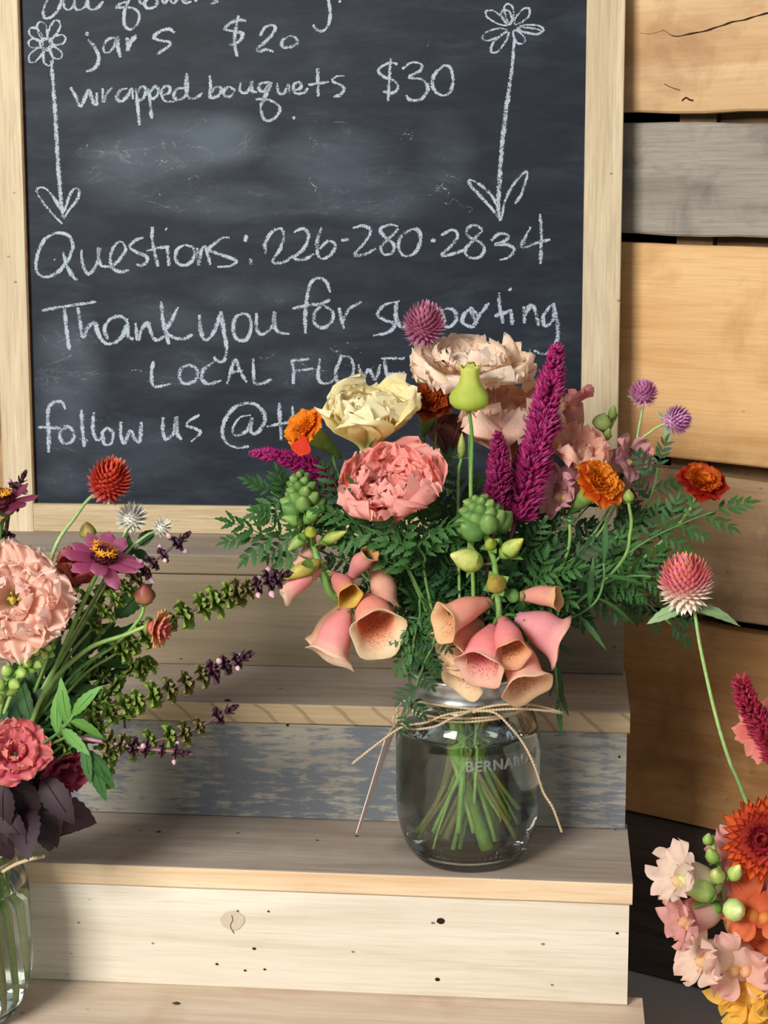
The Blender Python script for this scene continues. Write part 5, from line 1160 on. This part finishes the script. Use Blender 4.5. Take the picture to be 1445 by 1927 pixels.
WG = [whorl_mesh(i, C('#55742c'), C('#93ab52')) for i in range(4)]
WO = [whorl_mesh(i+9, C('#4e4a28'), C('#8a8450')) for i in range(3)]
WPu = [whorl_mesh(i+20, C('#35202a'), C('#6a4556'), i != 1) for i in range(3)]
def basil(pts, n, label, j, r=.0052, green=.6, tuft=True, seed=1, mid=None, stemc=('#5a4a34', '#5f3a46'), name='basil_spike', first=0.0):
    """pts run from the lower end to the tip"""
    P = catmull(pts, 12); th = Thing(name, tuple(P[-1]), label, 'flower'); rg = random.Random(seed); N = len(P)
    for i in range(n):
        s = first+(1-first)*(i/(n-.3)); k = min(N-2, int(s*(N-1))); p = P[k]; t = (P[k+1]-P[max(0, k-1)]).normalized()
        v = WG if s < green-.08 else (WO if s < green+.10 else WPu); sz = r*1.55*(1.0 if s < green else .85)*rg.uniform(.85, 1.12)*(1-.25*sm(.6, 1, s))
        th.inst('calyx_whorl', rg.choice(v), Matrix.Translation(p) @ basis(t, rg.uniform(0, 6)) @ Matrix.Scale(sz, 4))
    if tuft:
        t = (P[-1]-P[-3]).normalized(); B = basis(t).to_3x3(); mb = MB()
        for q, (zz, f, L) in enumerate(((-.004, .9, 1.1), (-.001, .6, 1.0), (.002, .3, .8))):
            for k in range(5):
                a = 2*math.pi*k/5+q*.6; leaflet(mb, P[-1]+t*zz, B @ Vector((math.cos(a)*f, math.sin(a)*f, .8)), -(B @ Vector((math.cos(a), math.sin(a), -.2))), r*L*rg.uniform(.9, 1.2), r*.55, C('#2e1a26'), C('#54323f'), 6, .12, -.2)
        th.part('tip_tuft', mb, M_leaf)
    mb = MB(); c1, c2 = C(stemc[0]), C(stemc[1]); tube(mb, P[::-1], lambda s: .0008+.0005*s, lambda s: mix(c2, c1, s), 6, 1, smooth=False); th.part('spike_stem', mb, M_stem)
    stem(th, P[0], j, .0012, ('#5f7a3c', '#7a8a4a'), mid=mid); return th
basil([AT(175, 1180, -.05), AT(235, 1110, -.05), AT(285, 1062, -.05), AT(345, 1012, -.05)], 9, 'dark basil spike ending right of the small white globe flowers', 'l', .0052, .45, seed=1, mid=[AT(110, 1270, -.05)])
basil([AT(225, 1225, -.045), AT(300, 1178, -.045), AT(400, 1133, -.047), AT(470, 1108, -.05), AT(532, 1084, -.052)], 14, 'long basil spike reaching to the drooping foxglove bell', 'l', .0058, .68, seed=2, mid=[AT(130, 1300, -.045)])
basil([AT(120, 1400, -.06), AT(210, 1340, -.06), AT(300, 1305, -.062), AT(390, 1268, -.064), AT(460, 1236, -.066)], 13, 'basil spike with pink florets crossing the upper tread', 'l', .0060, .62, seed=3, mid=[AT(60, 1450, -.06)])
basil([AT(205, 1420, -.045), AT(290, 1395, -.045), AT(360, 1375, -.045), AT(432, 1336, -.045)], 7, 'basil spike with bare tip over the edge of the upper tread', 'l', .0056, .66, seed=4, mid=[AT(110, 1450, -.045)])
basil([AT(130, 1384, -.075), AT(200, 1397, -.078), AT(270, 1408, -.080), AT(345, 1416, -.080)], 6, 'basil spike on a bright pink stem, lowest of the left bouquet', 'l', .0050, .40, seed=5, mid=[AT(60, 1420, -.07), AT(20, 1480, -.06)], stemc=('#b07a94', '#8a5a70'), first=.35)
basil([AT(150, 1290, -.02), AT(210, 1225, -.02), AT(255, 1260, -.022), AT(292, 1245, -.025)], 7, 'green basil spike low behind the side-turned strawflower', 'l', .0054, 1.5, False, 6)
basil([AT(120, 1170, -.02), AT(160, 1130, -.02), AT(200, 1120, -.02), AT(235, 1090, -.02)], 6, 'green basil spike under the mauve pink zinnia', 'l', .0050, 1.5, False, 7)
basil([AT(150, 1330, -.055), AT(185, 1380, -.060), AT(200, 1440, -.062), AT(194, 1492, -.062)], 7, 'drooping green basil spike hanging before the blue-patched riser', 'l', .0044, 1.5, False, 8)
basil([AT(10, 1010, -.04), AT(18, 960, -.04), AT(30, 925, -.04), AT(42, 900, -.04)], 3, 'dark basil tip sticking up by the left frame rail', 'l', .0048, -1, True, 9)
basil([AT(60, 1330, -.03), AT(110, 1320, -.03), AT(165, 1330, -.035), AT(215, 1320, -.04)], 6, 'green basil spike crowded between stems in the left bouquet', 'l', .0058, 1.5, False, 10)
basil([AT(150, 1250, -.03), AT(190, 1270, -.03), AT(230, 1310, -.035), AT(235, 1370, -.04)], 6, 'green basil spike bending down right of the light green leaves', 'l', .0054, 1.5, False, 14)

# green snapdragon buds at the left edge
th = Thing('snapdragon_bud_spike', tuple(AT(95, 1222, -.085)), 'pale green spike of round snapdragon buds under the blush bloom', 'flower'); rg = random.Random(4)
sp = [AT(95, 1222, -.085), AT(60, 1245, -.088), AT(20, 1275, -.088), AT(-20, 1320, -.08)]; PP = catmull(sp, 8)
for i in range(22):
    s = i/21; k = min(len(PP)-2, int(s*(len(PP)-1))); t = (PP[k]-PP[k+1]).normalized(); B = basis(t).to_3x3(); a = i*2.4; R = .0022+.0026*s
    d = (B @ Vector((math.cos(a), math.sin(a), .6))).normalized(); mb = MB(); ovoid(mb, PP[k]+d*R*.5, d, R*1.9, R*.95, C('#7fa84a'), C('#b8d472'), 10, 7); th.part('bud', mb, M_leaf)
stem(th, sp[0], 'l', .0016, mid=sp[1:])
lisianthus(28, 1420, -.075, (.25, -.75, .5), .0200, ('#c8506c', '#dd6a7c', '#ee9c90'), 'rose red ruffled bloom low at the left picture edge', 'l', ((5, .6, 10, 40), (7, .85, 25, 65), (7, 1.05, 40, 95)), .16, None, 44, mid=[AT(0, 1480, -.06)])
lisianthus(112, 1440, -.050, (.4, -.5, -.2), .0170, ('#8a2c48', '#9c3a58', '#b04c68'), 'wine red bloom in shade over the purple leaves', 'l', ((5, .8, 15, 50), (6, 1.0, 30, 90)), .16, None, 46)

# foliage -----------------------------------------------------------
def sprig(label, j, pts, n, size, tone='g', kind='pinnate', group=None, name='marigold_sprig', r=.0009, start=.25, seed=1, wf=1.0, stemc=('#47703a', '#6a9450'), spread=50, mid=None, bot=None, neck=None):
    """pts run outward from the heart of the bunch to the tip"""
    random.seed(seed); P = catmull([AT(*p) for p in pts], 8); th = Thing(name, tuple(P[-1]), label, 'foliage', group); N = len(P)
    for i in range(n):
        s = start+(1-start)*i/max(1, n-1); k = min(N-1, int(s*(N-1))); t = (P[min(N-1, k+1)]-P[max(0, k-1)]).normalized(); sd = Vector((t.z, random.uniform(-.4, .4)-.2, -t.x)).normalized()*(1 if i % 2 else -1)
        an = math.radians(0 if i == n-1 else random.uniform(spread*.6, spread*1.2)); d = t*math.cos(an)+sd*math.sin(an)+Vector((0, 0, -.12)); L = size*random.uniform(.75, 1.15)
        leaf_between(th, P[k], P[k]+d.normalized()*L, kind, tone, (0, -.7, .7), wf)
    stem(th, P[-1], j, r, stemc, mid=list(P[::-1][4::6])+(mid or []), bot=bot, neck=neck); return th
sprig('feathery green sprig reaching farthest left over the lower frame rail', 'c', [(700, 1090, .03), (610, 1040, .02), (540, 1012, .015), (478, 1012, .01)], 9, .030, seed=1)
sprig('feathery sprig pointing up left over the chalkboard corner of the rail', 'c', [(680, 1050, .045), (610, 990, .04), (550, 950, .035), (510, 925, .03)], 9, .026, seed=2)
sprig('dark feathery sprig between the left foxglove and the coral bloom', 'c', [(720, 1080, .03), (690, 1020, .02), (660, 970, .015), (640, 930, .015)], 8, .030, 'd', seed=3)
sprig('green sprig arching under the coral bloom', 'c', [(790, 1110, .01), (760, 1060, -.005), (720, 1010, -.01), (672, 985, -.01)], 7, .032, seed=4)
sprig('green sprig with pointed leaves right below the coral bloom', 'c', [(800, 1100, .01), (800, 1050, -.005), (790, 1020, -.01), (845, 990, -.01)], 7, .030, 'g', seed=5)
sprig('bright green drooping leaf sprig over the left of the jar lid', 'c', [(835, 1170, -.012), (812, 1220, -.016), (790, 1270, -.018), (764, 1345, -.018)], 8, .0165, 'd', seed=6, wf=1.35, start=.15, bot=None, spread=55)
sprig('light feathery sprig in front of the jar mouth between the foxgloves', 'c', [(800, 1120, -.005), (790, 1160, -.012), (780, 1195, -.014), (775, 1235, -.014)], 9, .020, 'g', seed=16, wf=1.2)
sprig('feathery sprig reaching up under the far red marigold', 'c', [(1080, 1130, .04), (1170, 1050, .045), (1250, 1000, .045), (1345, 962, .045)], 11, .028, 'g', seed=7, wf=.9)
sprig('feathery sprig rising to the gap between the planks at the right', 'c', [(1060, 1100, .05), (1150, 1020, .06), (1215, 960, .065), (1238, 880, .065)], 10, .026, 'd', seed=8)
sprig('feathery sprig with comb-like leaflets at the right over the stand end', 'c', [(1010, 1180, .02), (1080, 1160, .015), (1130, 1120, .01), (1136, 1060, .01)], 7, .030, 'g', 'narrow', seed=9, spread=75, wf=1.2)
sprig('fine green sprig right of the comb-like one pointing at the coral globe flower', 'c', [(1060, 1150, .03), (1120, 1110, .03), (1170, 1085, .03), (1225, 1085, .03)], 9, .026, 'g', seed=10, wf=.8)
sprig('dark sprig hanging beside the wall right of the stand edge', 'c', [(1080, 1130, .05), (1160, 1110, .06), (1210, 1130, .065), (1262, 1175, .065)], 8, .024, 'd', seed=11)
sprig('narrow green leaves hanging behind the large pink foxglove bell', 'c', [(1000, 1180, .02), (1035, 1210, .02), (1045, 1260, .018), (1050, 1315, .015)], 6, .022, 'd', 'narrow', seed=12, spread=20, wf=1.3)
cen = [(760, 1050, .05), (830, 1000, .04), (870, 1030, .03), (990, 1030, .03), (1040, 1000, .04), (1080, 1050, .03), (1000, 1100, .01), (830, 1090, .015), (740, 1120, .02), (760, 1170, .01), (1150, 1000, .07), (1100, 960, .065), (700, 980, .06), (860, 930, .06), (780, 960, .06), (1040, 1090, .0), (1190, 1080, .04), (900, 1090, .01), (860, 1150, .005), (820, 1140, .04), (980, 960, .055), (930, 1010, .04), (1060, 1130, .03), (620, 1000, .05), (1130, 1080, .05)]
cen += [(660, 960, .07), (720, 1000, .075), (900, 970, .075), (1010, 930, .08), (840, 980, .06)]
CL = ['feathery sprig under the left edge of the coral bloom', 'dark sprig left of the green bud cone of the jar-mouth foxglove', 'dark sprig just behind the green bud cone of the jar-mouth foxglove', 'dark sprig under the short magenta spike',
 'dark sprig below the foot of the tall magenta plume', 'feathery sprig below the long green cup of the orange marigold', 'sprig right of the yellow bud of the jar-mouth foxglove', 'dark sprig left of the big lime bud of the foxglove', 'dark sprig above the open left foxglove bell',
 'sprig between the open left foxglove bell and the jar lid', 'dark sprig under the small round bud between the marigolds', 'dark sprig behind the long green cup of the orange marigold', 'sprig in shade behind the left foxglove bud cone', 'dark sprig behind the slim green bud',
 'dark sprig at the right foot of the coral bloom', 'sprig above the small sideways foxglove bell', 'dark sprig reaching toward the wall under the comb-like sprig', 'dark sprig under the yellow round bud of the foxglove', 'sprig above the left peach bell at the jar mouth', 'dark sprig behind the left peach bell at the jar mouth',
 'dark sprig between the two magenta spikes and the jar-mouth bud cone', 'sprig behind the stalk of the jar-mouth foxglove', 'dark sprig over the large pink foxglove bell', 'dark sprig behind the two green-tipped buds of the left foxglove', 'sprig between the orange marigold cup and the comb-like sprig',
 'shaded sprig behind the long green cup of the left marigold', 'shaded sprig behind the left half of the coral bloom', 'shaded sprig behind the lime bud stem', 'shaded sprig behind the pale pink snapdragon blooms', 'shaded sprig behind the right half of the coral bloom']
LL = ['leafy stem under the blush bloom near the red one', 'leafy stem below the mauve zinnia', 'leafy stem under the side-turned strawflower', 'leafy stem above the light green forked leaves', 'broad dark leaves under the round green bud spike', 'dark leafy stem right of the light forked leaves',
 'broad dark leaves above the purple basil', 'broad green leaves behind the red strawflower bud', 'broad dark leaves deep behind the pale stems', 'broad dark leaves at the left edge behind the bud spike']
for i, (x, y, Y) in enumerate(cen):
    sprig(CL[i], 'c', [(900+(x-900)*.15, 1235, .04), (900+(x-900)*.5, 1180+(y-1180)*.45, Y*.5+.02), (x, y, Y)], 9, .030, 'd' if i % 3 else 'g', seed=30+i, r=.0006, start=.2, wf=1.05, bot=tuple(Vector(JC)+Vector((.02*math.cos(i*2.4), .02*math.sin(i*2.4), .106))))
# left bouquet greenery
sprig('light green pointed leaves forking above the pink basil stem', 'l', [(35, 1455, -.07), (75, 1405, -.075), (118, 1372, -.08), (138, 1345, -.082)], 5, .026, 'l', 'lance', name='basil_leaf_stem', seed=50, start=.6, spread=70)
sprig('dark green leaf hanging over the blue-patched riser in the left bouquet', 'l', [(100, 1440, -.06), (140, 1395, -.068), (160, 1400, -.07), (172, 1430, -.072)], 4, .026, 'g', 'lance', name='basil_leaf_stem', seed=51, start=.5, spread=35)
sprig('green leaves around the olive bud behind the mauve zinnia', 'l', [(200, 1110, -.02), (225, 1070, -.02), (245, 1045, -.025), (262, 1025, -.025)], 5, .014, 'd', 'broad', name='leafy_stem', seed=52, spread=70)
gl = [(90, 1230, -.02, 'lance', 'g'), (150, 1180, -.02, 'lance', 'g'), (200, 1220, -.03, 'lance', 'g'), (120, 1300, -.04, 'lance', 'g'), (60, 1340, -.04, 'broad', 'd'), (180, 1290, -.03, 'lance', 'd'), (100, 1370, -.04, 'broad', 'd'), (220, 1160, -.02, 'broad', 'g'), (140, 1240, -.01, 'broad', 'd'), (30, 1300, -.03, 'broad', 'd')]
for i, (x, y, Y, kd, tn) in enumerate(gl):
    sprig(LL[i], 'l', [(10, 1520, -.045), (x*.5, 1400+(y-1400)*.4, Y-.01), (x, y, Y)], 7, .030, tn, kd, None, 'leafy_stem', .0016, .25, 60+i, stemc=('#5f8a3c', '#8ab454'), spread=45, wf=.9, bot=tuple(Vector(JL)+Vector((.036-.003*(i % 3), -.020+.0045*i, .012+.005*(i % 4)))), neck=tuple(Vector(JL)+Vector((.026, -.018+.004*i, .1285))))
# purple basil leaves hanging over the left jar
random.seed(77); th = Thing('purple_basil', tuple(AT(30, 1450, -.06)), 'bunch of dark purple basil leaves hanging over the left jar', 'foliage'); stem(th, AT(30, 1440, -.06), 'l', .002, ('#3a2430', '#4a3040'))
for k in range(40):
    a = AT(random.uniform(-30, 110), random.uniform(1430, 1540), random.uniform(-.085, -.03)); d = Vector((random.uniform(-.2, .9), random.uniform(-.5, .2), random.uniform(-1.3, -.2))).normalized()
    if a.z+d.z*.04 < Z(-1)+.115 and a.x > JL[0]+.03: d.z = abs(d.z)*-.3; d.normalize()
    leaf_between(th, a, a+d*random.uniform(.024, .040), 'broad', 'p', (random.uniform(-.3, .5), -1, .3), random.uniform(.8, 1.1))
# right bouquet
jr = jar(*JR, 1.0, 'glass jar under the right bouquet beside the stand, below the picture', .088)
sprig('green leaves behind the snapdragons of the right bouquet', 'r', [(1520, 1900, -.03), (1480, 1800, -.03), (1450, 1700, -.03), (1440, 1640, -.03)], 8, .026, 'g', 'lance', name='leafy_stem', seed=90)
